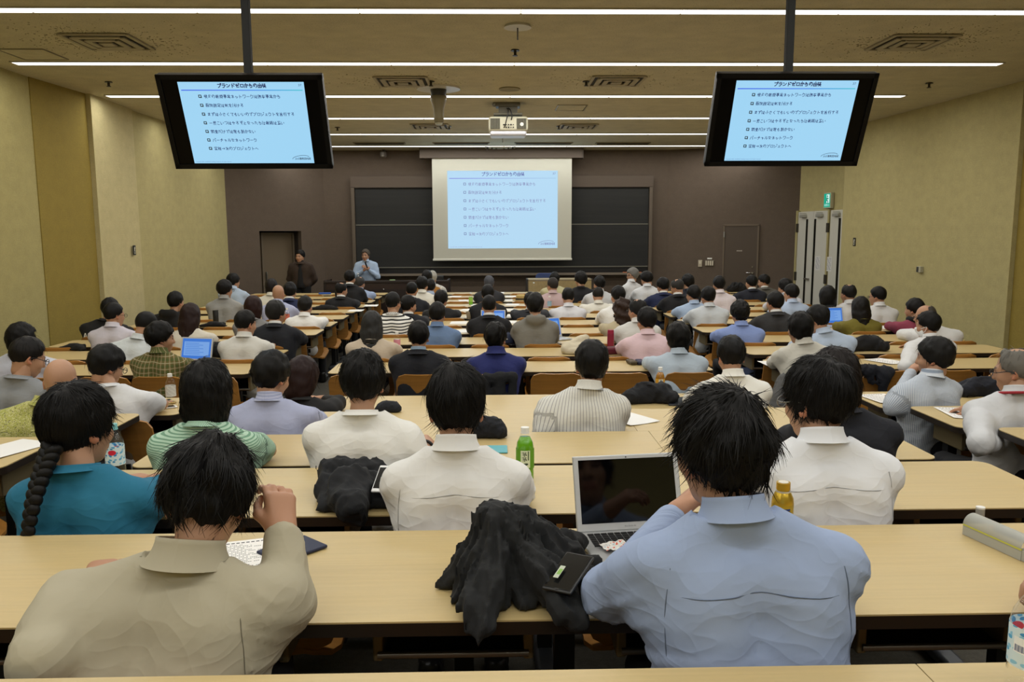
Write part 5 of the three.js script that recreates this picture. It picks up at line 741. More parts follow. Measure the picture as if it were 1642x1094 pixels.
  { label: 'man in plain grey shirt resting chin on his hand, left block', x: 360, top: 448, row: 5, hy: -0.5, hair: ['full', BLK], glasses: 1, shirt: [0x8f8f8c, null, 'shirt'], armR: 'chin' },
  { label: 'man in dark blue suit in front of the shaved head', x: 465, top: 452, row: 6, hy: -0.2, hair: ['full', BLK], shirt: [0x1b2547, null, 'suit'] },
  { label: 'man in black suit, aisle seat behind another black suit', x: 547, top: 452, row: 7, hy: -0.6, hair: ['balding', 0x0f0e0e], shirt: [0x0f1014, null, 'suit'] },
  { label: 'man in white shirt half hidden by the shaved head', x: 435, top: 447, row: 7, hair: ['shaggy', 0x151010], shirt: [0xd2d0c4, null, 'shirt'] },
  { label: 'man in black suit with white collar in front of the lectern desk', x: 561, top: 433, row: 8, hy: -0.4, hair: ['short', BLK], shirt: [0x101115, null, 'suit'] },
  { label: 'man in light blue shirt close to the brown front wall', x: 374, top: 438, row: 8, hy: -0.6, hair: ['full', BLK], shirt: [0xa9bad0, null, 'shirt'] },
  { label: 'grey-haired man in light blue shirt before the lectern desk', x: 577, top: 443, row: 9, hy: -0.3, hair: ['balding', 0x33312f], shirt: [0x95a6c6, null, 'shirt'] },
  // --- right block
  { label: 'grey-haired man with glasses and red lanyard at the right edge', x: 1631, top: 556, bx: -0.05, row: 'e', hy: 0.75, hp: 0.15, w: 1.04, hair: ['balding', 0x6b6862], glasses: 1, shirt: [0xc6c8cc, null, 'shirt'], lanyard: 1, armL: (l, h) => [h(1572, 712, 0.78), h(1620, 712, 0.66), 0, 1] },
  { label: 'man in blue-grey striped shirt leaning on his elbow, right block', x: 1500, top: 539, bx: -0.06, row: 'f', hy: 0.8, hp: 0.08, turn: 0.28, w: 1.06, hair: ['full', 0x11100f], shirt: [0xf0f2f4, 'stripeBlue', 'shirt'], armL: (l, h) => [h(1432, 652, 0.8), l(1462, 596, 5.15), 0.8, 1.1] },
  { label: 'man in creased white shirt beside a sheet with a phone', x: 1283, top: 500, bx: 0.04, row: 0, hy: 0.35, hp: 0.15, w: 1.02, hair: ['shaggy', BLK], shirt: [0xcfcdc4, null, 'shirt'], turn: -0.12 },
  { label: 'man in white shirt wearing a face mask', x: 1489, top: 499, row: 1, hy: 0.75, w: 1.0, hair: ['short', BLK], mask: 1, shirt: [0xd3d4d6, null, 'shirt'], armL: (l, h) => [h(1452, 588, 0.8), h(1470, 575, 0.79)] },
  { label: 'man in light blue shirt resting his cheek, beside a black coat', x: 1312, top: 489, bx: 0.1, row: 1, hy: 0.55, hp: 0.3, hair: ['full', BLK], shirt: [0xa9b9cf, null, 'shirt'], w: 1.02, armL: 'chin' },
  { label: 'older man in white shirt with thinning hair behind the masked man', x: 1484, top: 488, bx: 0.12, row: 2, hy: 0.7, hp: 0.1, w: 1.05, dz: 0, hair: ['fringe', 0x3c3833], glasses: 1, shirt: [0xd4d5d6, null, 'shirt'], armL: 'chin' },
  { label: 'man in bright blue shirt with black hair, right block aisle', x: 1187, top: 481, row: 2, hp: 0.2, hair: ['curly', BLK], shirt: [0x8094c8, null, 'shirt'], w: 1.02 },
  { label: 'woman in olive mustard top with very long black hair', x: 1380, top: 475, row: 3, hp: 0.05, w: 0.95, hair: ['long', 0x0d0a09], shirt: [0x6d6420, null, 'blouse'] },
  { label: 'man in dark grey suit in the right block', x: 1243, top: 467, row: 3, hy: 0.4, w: 1.03, hair: ['short', BLK], shirt: [0x2c2c2e, null, 'suit'] },
  { label: 'person in rose red sweater with black scarf by the right wall', x: 1467, top: 478, row: 3, hy: 0.6, hp: 0.1, hair: ['short', BLK], shirt: [0x86384c, null, 'tee'] },
  { label: 'man in white shirt with broad grey back stripes, right block aisle', x: 1136, top: 459, row: 4, hy: 0.2, hp: 0.15, w: 1.05, hair: ['short', BLK], shirt: [0xc0c6cc, null, 'shirt'] },
  { label: 'woman in black top with small white dots', x: 1327, top: 458, row: 4, hy: 0.05, w: 0.92, hair: ['bob', BLK], shirt: [0xffffff, 'dots', 'blouse'] },
  { label: 'man in white shirt with thinning crown, hand at chin', x: 1361, top: 455, row: 4, hy: 0.3, hair: ['balding', 0x121110], shirt: [0xd2d2d2, null, 'shirt'], armL: 'chin' },
  { label: 'man in white shirt against the yellow right wall holding papers', x: 1408, top: 459, row: 4, hy: 0.65, hair: ['crop', BLK], glasses: 1, shirt: [0xd6d7d8, null, 'shirt'] },
  { label: 'man in light blue shirt with glasses in front of grey suit', x: 1269, top: 455, row: 5, hy: 0.6, hair: ['short', BLK], glasses: 1, shirt: [0xabbcd6, null, 'shirt'] },
  { label: 'man in pale blue shirt with glasses, left of the striped back', x: 1112, top: 457, row: 5, hy: 0.5, hair: ['short', BLK], glasses: 1, shirt: [0x9fb3cf, null, 'shirt'] },
  { label: 'man in white shirt behind the pale blue shirt and glasses', x: 1259, top: 446, row: 6, hy: 0.5, hair: ['full', BLK], shirt: [0xc6cad6, null, 'shirt'] },
  { label: 'man in black suit with greying hair and glasses reading a phone', x: 1086, top: 447, row: 6, hy: 0.7, hp: 0.3, hair: ['balding', 0x2c2a28], glasses: 1, shirt: [0x101116, null, 'suit'] },
  { label: 'man in off-white shirt seen from behind before the brown wall', x: 1153, top: 442, row: 6, hy: 0.15, hair: ['short', BLK], shirt: [0xd2c9ce, null, 'shirt'] },
  { label: 'man in bright navy suit looking down at a phone', x: 1063, top: 445, row: 7, hy: 0.6, hp: 0.3, hair: ['full', BLK], shirt: [0x1a2448, null, 'suit'] },
  { label: 'man in white shirt looking down beside the turned grey-haired man', x: 1037, top: 435, row: 8, hy: 0.8, hp: 0.35, hair: ['full', BLK], shirt: [0xc9ccd0, null, 'shirt'] },
  { label: 'man with dense curly hair in navy top before the switches', x: 1103, top: 439, row: 8, hy: 0.3, hair: ['curly', BLK], shirt: [0x141826, null, 'tee'] },
  { label: 'man in navy jacket before the flush brown door', x: 1205, top: 441, row: 8, hy: 0.4, hair: ['short', BLK], shirt: [0x121624, null, 'suit'] },
  { label: 'grey-haired man with black glasses turned around, chin in hand', x: 1014, top: 429, row: 9, hy: 1.9, hp: 0.05, turn: 0.7, hair: ['full', 0x6e6d6a], glasses: 1, shirt: [0xcbcdd0, null, 'shirt'], armL: 'chin' },
  { label: 'man in grey jacket in profile before the brown wall', x: 1225, top: 440, row: 9, hy: 1.2, hp: 0.2, hair: ['short', 0x0d0c0c], shirt: [0x56544f, null, 'suit'] },
];
const built = people.map((o) => ({ o, p: person(o) }));
const who = (s) => built.find((b) => b.o.label.includes(s));
// lettering on the black t-shirt
{ const { p } = who('white lettering'); const t = canvasTex(256, 256, (g) => { g.fillStyle = '#0e0e10'; g.fillRect(0, 0, 256, 256); g.fillStyle = '#e8e8e4'; g.font = 'bold 70px sans-serif'; g.fillText('AFEND', 4, 62); g.fillStyle = '#b5a83a'; g.fillRect(6, 84, 244, 172); g.strokeStyle = '#15150f'; g.lineWidth = 22; g.beginPath(); g.arc(130, 190, 62, 2.6, 6.6); g.stroke(); });
  const n = 10, pos = [], uv = [], id = [], W = 0.3, H = 0.3, y0 = p.Y(0.94); for (let j = 0; j <= n; j++) for (let i = 0; i <= n; i++) { const x = -W / 2 + W * i / n - 0.01, y = y0 - H * j / n; const z = p.Fs.backZ(x, y) ?? 0.1; pos.push(x, y, z + 0.006); uv.push(i / n, 1 - j / n); } for (let j = 0; j < n; j++) for (let i = 0; i < n; i++) { const a = j * (n + 1) + i; id.push(a, a + n + 1, a + 1, a + 1, a + n + 1, a + n + 2); }
  const g = new THREE.BufferGeometry(); g.setAttribute('position', new THREE.Float32BufferAttribute(pos, 3)); g.setAttribute('uv', new THREE.Float32BufferAttribute(uv, 2)); g.setIndex(id); g.computeVertexNormals(); mesh('back_print', g, new THREE.MeshStandardMaterial({ map: t, roughness: 0.9, side: THREE.DoubleSide }), p.shirt); }
// wristwatch, lanyard, scarf
{ const { p } = who('plain white t-shirt'); const a = p.arms[1]; const w = mesh('wristwatch', new THREE.TorusGeometry(0.034, 0.007, 8, 20).applyQuaternion(new THREE.Quaternion().setFromUnitVectors(V(0, 0, 1), V(a.wr[0] - a.e[0], a.wr[1] - a.e[1], a.wr[2] - a.e[2]).normalize())).translate(...[0, 1, 2].map((i) => lerp(a.e[i], a.wr[i], 0.86))), M_BLACK, p.G); w.userData.label = 'dark wristwatch'; }
{ const { p } = who('red lanyard'); const y = p.nb; mesh('lanyard', tube([V(-0.07, y - 0.1, -0.14), V(-0.075, y + 0.0, -0.06), V(-0.05, y + 0.025, 0.02), V(0, y + 0.03, 0.045), V(0.05, y + 0.025, 0.02), V(0.075, y, -0.06), V(0.05, y - 0.12, -0.15)], 0.008, 40, 6), M(0x9c1f2c, 0.7), p.G); }
{ const { p } = who('black scarf'); mesh('scarf', new THREE.TorusGeometry(0.075, 0.032, 10, 24).rotateX(Math.PI / 2).translate(0, p.nb + 0.015, p.J.neck[2]), M(0x0d0d0e, 0.9), p.G); }
// two people standing at the front
{
  const R1 = { z: 15.95 + 0.7, y: 0 };
  const s1 = person({ label: 'man standing by the left doorway in brown jacket over black clothes', x: 484, top: 400, row: R1, stand: true, hy: Math.PI - 0.35, hp: 0.05, hair: ['short', BLK], shirt: [0x33261d, null, 'suit'], inner: 0x0d0d0f, legs: 0x0c0c0e, armL: [[0.25, 0.98, -0.04], [0.12, 0.84, -0.13]], armR: [[-0.25, 0.98, -0.04], [-0.12, 0.84, -0.13]], turn: Math.PI, dz: 0 });
  const y = s1.Y; mesh('black_top', (() => { const F = new Field([-0.12, 0.8, 0.0], [0.12, y(1.06), 0.25], 0.016); F.capsule([0, 0.86, 0.05], [0, y(0.96), 0.055], 0.095, 0.07, 0.03); F.capsule([0, y(0.9), 0.05], [0, y(1.03), 0.06], 0.06, 0.05, 0.03); return F.mesh(); })(), clothMat(0x0c0c0f, null, false), s1.G);
  const R2 = { z: 16.85 + 0.7, y: 0 };
  const s2 = person({ label: 'speaker in light blue shirt with grey hair holding a microphone behind the lectern desk', x: 588, top: 399, row: R2, stand: true, hy: Math.PI - 0.25, hp: 0.05, hair: ['short', 0x4b443c], shirt: [0xa4b8d2, null, 'shirt'], legs: 0x15161a, turn: Math.PI, armL: [[0.24, 0.98, 0.08], [0.06, 1.14, 0.22], 0, 1.1], armR: [[-0.24, 0.98, 0.08], [-0.02, 1.12, 0.22], 0, 1.1] });
  const mc = thing('microphone', 'black handheld microphone held by the speaker', 'microphone', [s2.G.position.x + 0.0, 0, s2.G.position.z]); mesh('mic_body', cyl(0.014, 0.012, 0.18, 0, 0, 0, 10).rotateX(0.5).rotateZ(0.25).translate(0.05, 1.21, 0.3), M_BLACK, mc); mesh('mic_head', new THREE.SphereGeometry(0.024, 12, 10).translate(0.03, 1.3, 0.255), M(0x55585a, 0.5), mc);
}
// ---------------------------------------------------------------- things on the desks
const topOf = (k) => row(k).y + DESK;
const onDesk = (px, py, k, lift = 0) => atH(px, py, topOf(k) + lift);
const T_PRINT = canvasTex(256, 360, (g) => { g.fillStyle = '#ecebe8'; g.fillRect(0, 0, 256, 360); g.fillStyle = '#4a4a4c'; for (let i = 0; i < 9; i++) g.fillRect(24 + i * 22, 26, 15, 12); for (let r = 0; r < 17; r++) for (let c = 0; c < 26; c++) if ((r * 13 + c * 7) % 9 > 1 && c < 12 + (r * 5) % 14) g.fillRect(22 + c * 8.2, 58 + r * 17, 5.5, 6); });
const M_PAPER = M(0xe6e6e4, 0.85), M_PRINTED = new THREE.MeshStandardMaterial({ map: T_PRINT, roughness: 0.85 });
let paperLift = 0;
function paper(label, px, py, k, turn = 0, o = {}) {
  const p = onDesk(px, py, k), w = o.w ?? 0.21, h = o.h ?? 0.297, g = new THREE.BoxGeometry(w, o.t ?? 0.0012, h, 6, 1, 8), q = g.attributes.position; paperLift = (paperLift + 1) % 5;
  for (let i = 0; i < q.count; i++) { const x = q.getX(i) / w, z = q.getZ(i) / h; q.setY(i, q.getY(i) + (o.curl ?? 0.004) * (x * x * 4) * (0.6 + z)); } g.computeVertexNormals();
  const uv = g.attributes.uv; for (let i = 0; i < q.count; i++) uv.setXY(i, q.getX(i) / w + 0.5, 0.5 - q.getZ(i) / h);
  const m = mesh('paper_sheet', g, o.print === false ? M_PAPER : M_PRINTED); m.position.set(p.x, topOf(k) + 0.0015 + paperLift * 0.0007, p.z); m.rotation.y = turn; return tag(m, label, 'paper', o.group);
}
function phone(label, p, turn, body, screen = 0x101216, tilt = 0) {
  const o = thing('smartphone', label, 'phone', [p.x, p.y, p.z], turn); mesh('phone_body', rbox(0.07, 0.008, 0.142, 0.004, 0, 0.005, 0), M(body, 0.35), o); mesh('phone_screen', rbox(0.062, 0.0015, screen === body ? 0.13 : 0.112, 0.0006, 0, 0.0096, 0), P(screen, 0.12), o); mesh('phone_button', cyl(0.005, 0.005, 0.001, 0, 0.0097, 0.064, 12), M(body, 0.3), o); o.rotation.x = tilt; o.rotation.order = 'YXZ'; return o;
}
const M_PET = P(0xffffff, 0.05, { transmission: 1, thickness: 0, ior: 1.4 });
function petBottle(label, p, { h = 0.21, r = 0.033, liquid = null, labelCol = 0xffffff, cap = 0xe8e8e8, tex = null, clear = false, name = 'drink_bottle', level = 0.62 }) {
  const o = thing(name, label, 'bottle', [p.x, p.y, p.z]), s = h / 0.21, prof = (e) => [[0, 0.002], [r * 0.86 - e, 0.002], [r - e, 0.008 * s], [r - e, 0.04 * s], [r * 0.95 - e, 0.044 * s], [r - e, 0.05 * s], [r - e, 0.13 * s], [r * 0.9 - e, 0.15 * s], [r * 0.6 - e, 0.172 * s], [0.0135 - e, 0.184 * s], [0.0135 - e, 0.194 * s]];
  mesh('bottle_body', lathe(prof(0), 32), M_PET, o);
  if (liquid !== null) { const q = prof(0.0012).filter(([, y]) => y < level * h); q.push([0, q[q.length - 1][1]]); mesh('drink', lathe(q, 28), P(liquid, 0.15), o); }
  if (!clear) { const g = new THREE.CylinderGeometry(r + 0.0006, r + 0.0006, 0.075 * s, 32, 1, true).translate(0, 0.09 * s, 0); mesh('label_wrap', g, tex ? new THREE.MeshStandardMaterial({ map: tex, roughness: 0.5, side: THREE.DoubleSide }) : M(labelCol, 0.5, { side: THREE.DoubleSide }), o).rotation.y = -Math.PI / 2; }
  mesh('cap', join(cyl(0.0152, 0.0155, 0.018, 0, h - 0.009, 0, 20), cyl(0.0165, 0.0165, 0.003, 0, h - 0.02, 0, 20)), M(cap, 0.45), o); return o;
}
// crumpled clothing: capsules through points, joined and creased
function cloth(name, label, category, blobs, color, o = {}) {
  const c = o.cell ?? 0.012, lo = [1e9, 1e9, 1e9], hi = [-1e9, -1e9, -1e9]; for (const [a, b, ra, rb] of blobs) for (const [p, r] of [[a, ra], [b, rb]]) [p.x, p.y, p.z].forEach((v, i) => { lo[i] = Math.min(lo[i], v - r - 0.04); hi[i] = Math.max(hi[i], v + r + 0.04); });
  const ctr = [(lo[0] + hi[0]) / 2, o.floor ?? lo[1], (lo[2] + hi[2]) / 2], F = new Field(lo.map((v, i) => v - ctr[i]), hi.map((v, i) => v - ctr[i]), c), L = (p) => [p.x - ctr[0], p.y - ctr[1], p.z - ctr[2]];
  for (const [a, b, ra, rb] of blobs) F.capsule(L(a), L(b), ra, rb, o.k ?? 0.03);
  const sd = name.length * 1.7 + lo[0] * 3, am = o.fold ?? 0.016, f1 = o.freq ?? 9;
  F.displace((x, y, z) => { const n = N3(x * 3 + sd, y * 3, z * 3), rid = (v) => { const q = 1 - Math.abs(v); return q * q; }; return -am * (rid(N3((x + 0.5 * z) * f1 + n + sd, y * f1 * 0.5, (z - 0.5 * x) * f1 * 0.45)) + 0.45 * rid(N3((x - z) * f1 * 1.9 + sd, y * f1, (z + x) * f1 * 0.8 + n)) - 0.75); });
  if (o.radial) { const cx = o.radial.x - ctr[0], cz = o.radial.z - ctr[2]; F.displace((x, y, z) => { const a = Math.atan2(z - cz, x - cx), r = Math.hypot(x - cx, z - cz), q = 1 - Math.abs(N3(a * 3.2 + sd, r * 4, y * 3)), q2 = 1 - Math.abs(N3(a * 7 + sd, r * 7, y * 5 + 4)); return -o.radialAmp * (q * q * 1.3 + 0.5 * q2 * q2 - 0.8) * sstep(0.0, 0.06, r); }); }
  if (o.floor !== undefined) { const edge = o.edge; F.each((f, x, y, z) => (edge !== undefined && z + ctr[2] > edge ? f : Math.max(f, 0.001 - y))); }
  const g = F.mesh(), q = g.attributes.position, uv = new Float32Array(q.count * 2); for (let i = 0; i < q.count; i++) { uv[2 * i] = q.getX(i); uv[2 * i + 1] = q.getZ(i) + q.getY(i); } g.setAttribute('uv', new THREE.BufferAttribute(uv, 2));
  const m = mesh(name, g, clothMat(color, null, true)); m.position.set(...ctr); return tag(m, label, category);
}
function bundle(name, label, px, py, k, w, d, h, color, o = {}) { // clothing heaped on a desk
  const p = onDesk(px, py, k), y = topOf(k), pt = (u, v, e) => V(p.x + u * w, y + e * h, p.z + v * d), r = h * 0.42;
  return cloth(name, label, o.cat ?? 'coat', [[pt(-0.4, 0.2, 0.3), pt(0.3, -0.2, 0.45), r * 0.8, r], [pt(-0.3, -0.3, 0.3), pt(0.4, 0.25, 0.3), r * 0.7, r * 0.8], [pt(-0.1, 0, 0.5), pt(0.2, 0.1, 0.55), r, r * 0.8], [pt(-0.48, 0, 0.15), pt(0.48, 0.1, 0.15), r * 0.4, r * 0.4]], color, { floor: y + 0.001, cell: o.cell ?? 0.014, fold: h * 0.12, freq: 0.9 / Math.max(w, d) * 4, k: 0.05 });
}
function laptop(label, p, turn, o = {}) {
  const L = thing('laptop', label, 'laptop', [p.x, p.y, p.z], turn), w = o.w ?? 0.32, d = o.d ?? 0.22, al = M(o.color ?? 0xbfc1c2, 0.35, { metalness: 0.6 });
  mesh('base', rbox(w, 0.012, d, 0.005, 0, 0.007, 0), al, L); mesh('keyboard_well', box(w * 0.86, 0.001, d * 0.42, 0, 0.0135, -d * 0.18), M(0xa5a7a8, 0.4), L);
  if (o.keys) for (let r = 0; r < 6; r++) for (let c = 0; c < 14; c++) mesh('key', box(w * 0.052, 0.003, d * (r ? 0.058 : 0.035), (c - 6.5) * w * 0.061, 0.0155, -d * 0.355 + r * d * 0.071), M_BLACK, L);
  mesh('trackpad', rbox(w * 0.33, 0.001, d * 0.32, 0.0004, 0, 0.0136, d * 0.28), M(0xb0b2b3, 0.3), L);
  const lid = mesh('lid', rbox(w, d * 0.98, 0.007, 0.0034, 0, d * 0.49, 0), al, L); lid.position.set(0, 0.012, -d / 2 + 0.004); lid.rotation.x = -(o.open ?? 0.28);
  mesh('lid_bezel', box(w - 0.006, d * 0.95, 0.001, 0, d * 0.49, 0.0036), M(o.bezel ?? 0xc4c6c7, 0.3), lid);
  mesh('screen', box(w * 0.9, d * 0.82, 0.001, 0, d * 0.515, 0.0043), o.glow ? new THREE.MeshStandardMaterial({ color: 0x0a0a0a, emissive: 0xffffff, emissiveMap: o.glow, emissiveIntensity: 0.8, roughness: 0.25 }) : P(0x030304, 0.06), lid);
  if (o.glow) { const l = new THREE.RectAreaLight(0x7fb4ff, 0.5, w * 0.9, d * 0.82); l.position.set(0, d * 0.515, 0.012); l.rotation.y = Math.PI; lid.add(l); }
  if (o.word) { const t = canvasTex(256, 32, (g) => { g.fillStyle = '#c4c6c7'; g.fillRect(0, 0, 256, 32); g.fillStyle = '#5c5e60'; g.font = '22px sans-serif'; g.fillText(o.word, 62, 24); }); mesh('maker_name', new THREE.PlaneGeometry(0.07, 0.0088).translate(0, d * 0.055, 0.0045), new THREE.MeshStandardMaterial({ map: t, roughness: 0.4 }), lid); mesh('camera_dot', cyl(0.002, 0.002, 0.001).rotateX(Math.PI / 2).translate(0, d * 0.945, 0.0045), M_BLACK, lid); }
  return L;
}
// --- row b: jacket, phone, laptop, coffee, pencil case, papers
{
  const y = topOf('b'), E = -(row('b').z - DEPTH), B = (px, py, e) => atH(px, py, y + e), Hz = (px, py, dz = 0.03) => { const z = -E - dz; return atZ(px, py, z); };
  const J = [[B(715, 945, 0.0), 0.022], [B(738, 965, 0.0), 0.025], [Hz(760, 1020), 0.016], [Hz(785, 1008), 0.02], [B(812, 968, 0.01), 0.02], [B(848, 968, 0.01), 0.022], [B(880, 966, 0.02), 0.02], [Hz(905, 985), 0.02], [Hz(930, 1002), 0.02], [B(945, 945, 0.02), 0.024], [B(942, 905, 0.02), 0.026], [B(925, 872, 0.03), 0.024]];
  const pk = [B(795, 838, 0.16), B(830, 850, 0.14), B(870, 872, 0.1)];
  cloth('suit_jacket', 'dark charcoal suit jacket crumpled on desk and hanging over its edge, beside light blue shirt', 'jacket', [
    ...J.flatMap(([q, r], i) => { const a = pk[i < 5 ? 0 : i < 8 ? 1 : 2], m = a.clone().lerp(q, 0.55), hang = q.y < y - 0.012; m.y = Math.max(m.y, y + 0.05); if (hang) { const e = q.clone(); e.y = y + 0.022; e.z = E - 0.01; return [[a, m, 0.034, 0.03], [m, e, 0.03, 0.026], [e, q, 0.026, r]]; } return [[a, m, 0.034, 0.028], [m, q, 0.028, r]]; }),
    [pk[0], pk[1], 0.05, 0.05], [pk[1], pk[2], 0.05, 0.045], [B(765, 920, 0.05), B(850, 930, 0.04), 0.045, 0.05], [B(850, 930, 0.04), B(920, 930, 0.03), 0.05, 0.045]], 0x191b1d, { floor: y + 0.001, edge: E + 0.002, cell: 0.0062, fold: 0.005, freq: 16, k: 0.02, radial: pk[0], radialAmp: 0.013 });
  const ph = B(912, 922, 0.085); phone('black phone in a card case lying on the charcoal jacket', ph, -0.5, 0x151617, 0x151617, 0.22);
  { const c = thing('transit_card', 'pale green card tucked in black phone case', 'card', [ph.x - 0.022, ph.y + 0.013, ph.z + 0.012], -0.5); mesh('card_sheet', rbox(0.012, 0.001, 0.045, 0.0004), M(0xb9c2ae, 0.5), c); mesh('card_mark', box(0.008, 0.0012, 0.02, 0.001, 0.0002, 0), M(0x7fae4a, 0.5), c); c.rotation.x = 0.22; c.rotation.order = 'YXZ'; }
  const lp = B(1022, 880, 0); laptop('silver laptop with black screen open in front of light blue shirt', V(lp.x + 0.012, y + 0.001, lp.z - 0.0), 0.12, { w: 0.31, d: 0.215, keys: true, word: 'MacBook Air', open: 0.33 });
  { const p = B(985, 878, 0.016), w = mesh('sweet_wrapper', (() => { const g = new THREE.PlaneGeometry(0.075, 0.05, 8, 6).rotateX(-Math.PI / 2), q = g.attributes.position; for (let i = 0; i < q.count; i++) q.setY(i, 0.006 + 0.006 * N3(q.getX(i) * 60, q.getZ(i) * 60, 3)); g.computeVertexNormals(); return g; })(), new THREE.MeshStandardMaterial({ map: dataTex(64, 64, (u, v) => { const a = tn(u, v, 5, 5, 71); return a > 0.35 ? [214, 90, 70] : a < -0.4 ? [120, 160, 190] : [222, 222, 216]; }), roughness: 0.25, side: THREE.DoubleSide })); w.position.copy(p); w.rotation.y = 0.4; tag(w, 'crinkled clear sweet wrapper on the silver laptop', 'wrapper'); }
  { // gold aluminium coffee bottle
    const p = B(1253, 852, 0), o = thing('coffee_bottle', 'gold aluminium coffee bottle with black lettering', 'bottle', [p.x, y, p.z]), t = canvasTex(512, 256, (g) => { g.fillStyle = '#b39a2e'; g.fillRect(0, 0, 512, 256); for (const x of [128, 384]) { g.fillStyle = '#23408c'; g.fillRect(x - 34, 30, 68, 18); g.fillRect(x - 22, 132, 44, 22); g.fillStyle = '#1a1610'; g.beginPath(); g.arc(x, 92, 48, 0, 7); g.fill(); g.fillStyle = '#d8a92c'; g.beginPath(); g.arc(x, 92, 41, 0, 7); g.fill(); g.fillStyle = '#1a1610'; g.beginPath(); g.ellipse(x - 2, 92, 20, 26, 0.2, 0, 7); g.fill(); g.font = 'bold 58px serif'; g.fillText('BOSS', x - 82, 216); } });
    mesh('can_body', lathe([[0, 0], [0.027, 0], [0.03, 0.004], [0.03, 0.085], [0.0285, 0.1], [0.021, 0.116], [0.0175, 0.12], [0.0175, 0.13]], 36), M(0xc9a83a, 0.28, { metalness: 0.75 }), o);
    mesh('can_print', new THREE.CylinderGeometry(0.0303, 0.0303, 0.078, 36, 1, true).translate(0, 0.045, 0), new THREE.MeshStandardMaterial({ map: t, roughness: 0.3, metalness: 0.35 }), o).rotation.y = Math.PI / 2 + Math.PI;
    mesh('neck_ring', cyl(0.0205, 0.0205, 0.006, 0, 0.118, 0, 28), M(0xd8d8d4, 0.25, { metalness: 0.6 }), o); mesh('cap', cyl(0.0192, 0.0195, 0.02, 0, 0.134, 0, 28), M(0xc8a02c, 0.3, { metalness: 0.6 }), o); mesh('cap_top', cyl(0.014, 0.014, 0.001, 0, 0.1446, 0, 24), M(0xe0dccf, 0.4), o);
  }
  { // translucent pencil case and pens
    const p = B(1602, 876, 0), o = thing('pencil_case', 'translucent grey plastic pencil case with open end', 'pencil case', [p.x, y, p.z], -1.35), sh = P(0xb9bbb4, 0.45, { transmission: 0.35, thickness: 0, side: THREE.DoubleSide });
    const f = new THREE.CylinderGeometry(0.03, 0.03, 0.19, 24, 1, true, -0.6, 3.9).rotateZ(Math.PI / 2).rotateX(0.35).translate(0, 0.03, 0); mesh('case_flap', f, sh, o); mesh('case_tray', join(box(0.19, 0.003, 0.055, 0, 0.003, 0), box(0.19, 0.028, 0.003, 0, 0.015, 0.028), box(0.003, 0.028, 0.055, 0.095, 0.015, 0), box(0.05, 0.028, 0.055, 0.11, 0.015, 0)), P(0xc9cbc4, 0.4, { transmission: 0.3, thickness: 0 }), o); mesh('case_edge', join(box(0.19, 0.004, 0.004, 0, 0.03, 0.028)), M(0xc9cd4a, 0.5), o);
    mesh('pens', join(cyl(0.005, 0.005, 0.13, 0, 0, 0, 10).rotateZ(Math.PI / 2).translate(0.02, 0.012, 0.006), cyl(0.004, 0.004, 0.12, 0, 0, 0, 10).rotateZ(Math.PI / 2).translate(0.03, 0.011, -0.008)), M_BLACK, o);
    const e = B(1571, 832, 0), er = thing('correction_roll', 'small white and silver tape roll behind the pencil case', 'tape', [e.x, y, e.z]); mesh('roll_body', cyl(0.012, 0.012, 0.03, 0, 0.016, 0, 18), M(0x9c9a94, 0.4), er); mesh('roll_end', cyl(0.0125, 0.0125, 0.005, 0, 0.034, 0, 18), M_WHITE, er);
    const a = B(1588, 848, 0), b = B(1648, 872, 0), pen = thing('pen', 'black pen with a red tip lying right of the pencil case', 'pen', [(a.x + b.x) / 2, y + 0.006, (a.z + b.z) / 2], -Math.atan2(b.z - a.z, b.x - a.x)); mesh('barrel', cyl(0.0058, 0.0058, 0.13, 0, 0, 0, 12).rotateZ(Math.PI / 2).translate(0.02, 0, 0), M_BLACK, pen); mesh('tip', new THREE.ConeGeometry(0.0045, 0.02, 12).rotateZ(Math.PI / 2).translate(-0.055, 0, 0), M(0xc22a26, 0.5), pen);
  }
  paper('printed handout under the arm of the beige jacket', 392, 890, 'b', 0.28, { w: 0.15, h: 0.2 });
  { const p = B(487, 884, 0), o = thing('tablet_case', 'navy tablet case right of the beige jacket sleeve', 'tablet', [p.x - 0.03, y, p.z], -0.75); mesh('case_cover', rbox(0.11, 0.009, 0.15, 0.004, 0, 0.006, 0), M(0x1b2340, 0.6), o); mesh('case_clip', rbox(0.02, 0.01, 0.012, 0.003, 0.02, 0.008, 0.072), M_STEEL, o); }
  // water bottle on the last desk
  const t = canvasTex(512, 256, (g) => { g.fillStyle = '#d8ecf4'; g.fillRect(0, 0, 512, 256); for (let i = 0; i < 60; i++) { g.fillStyle = ['#58aede', '#8fcbe8', '#3a90cc'][i % 3]; g.beginPath(); g.ellipse((i * 83) % 512, (i * 57) % 256, 22 - (i % 5) * 3, 12, i, 0, 7); g.fill(); } for (const x of [140, 400]) { g.fillStyle = '#d8203c'; g.beginPath(); g.arc(x, 80, 34, 0, 7); g.fill(); g.fillStyle = '#f4f8fa'; g.font = 'bold 26px sans-serif'; g.fillText('●', x - 10, 88); g.fillStyle = '#f2f6f8'; g.fillRect(x - 130, 60, 60, 100); g.fillStyle = '#2c3a6a'; for (let k = 0; k < 12; k++) g.fillRect(x - 124 + k * 4.4, 110, 2 + (k % 3 === 0), 42); } });
  const w = atH(1658, 1118, topOf('a')); petBottle('clear water bottle with blue and red label on the last desk', V(w.x + 0.004, topOf('a'), w.z - 0.02), { h: 0.2, r: 0.036, tex: t, cap: 0x8fd0dc });
  const w2 = onDesk(187, 765, 'c'); petBottle('clear water bottle with turquoise cap beside the teal blouse', V(w2.x, topOf('c'), w2.z), { h: 0.205, r: 0.034, tex: t, cap: 0x86cdd4 });
}
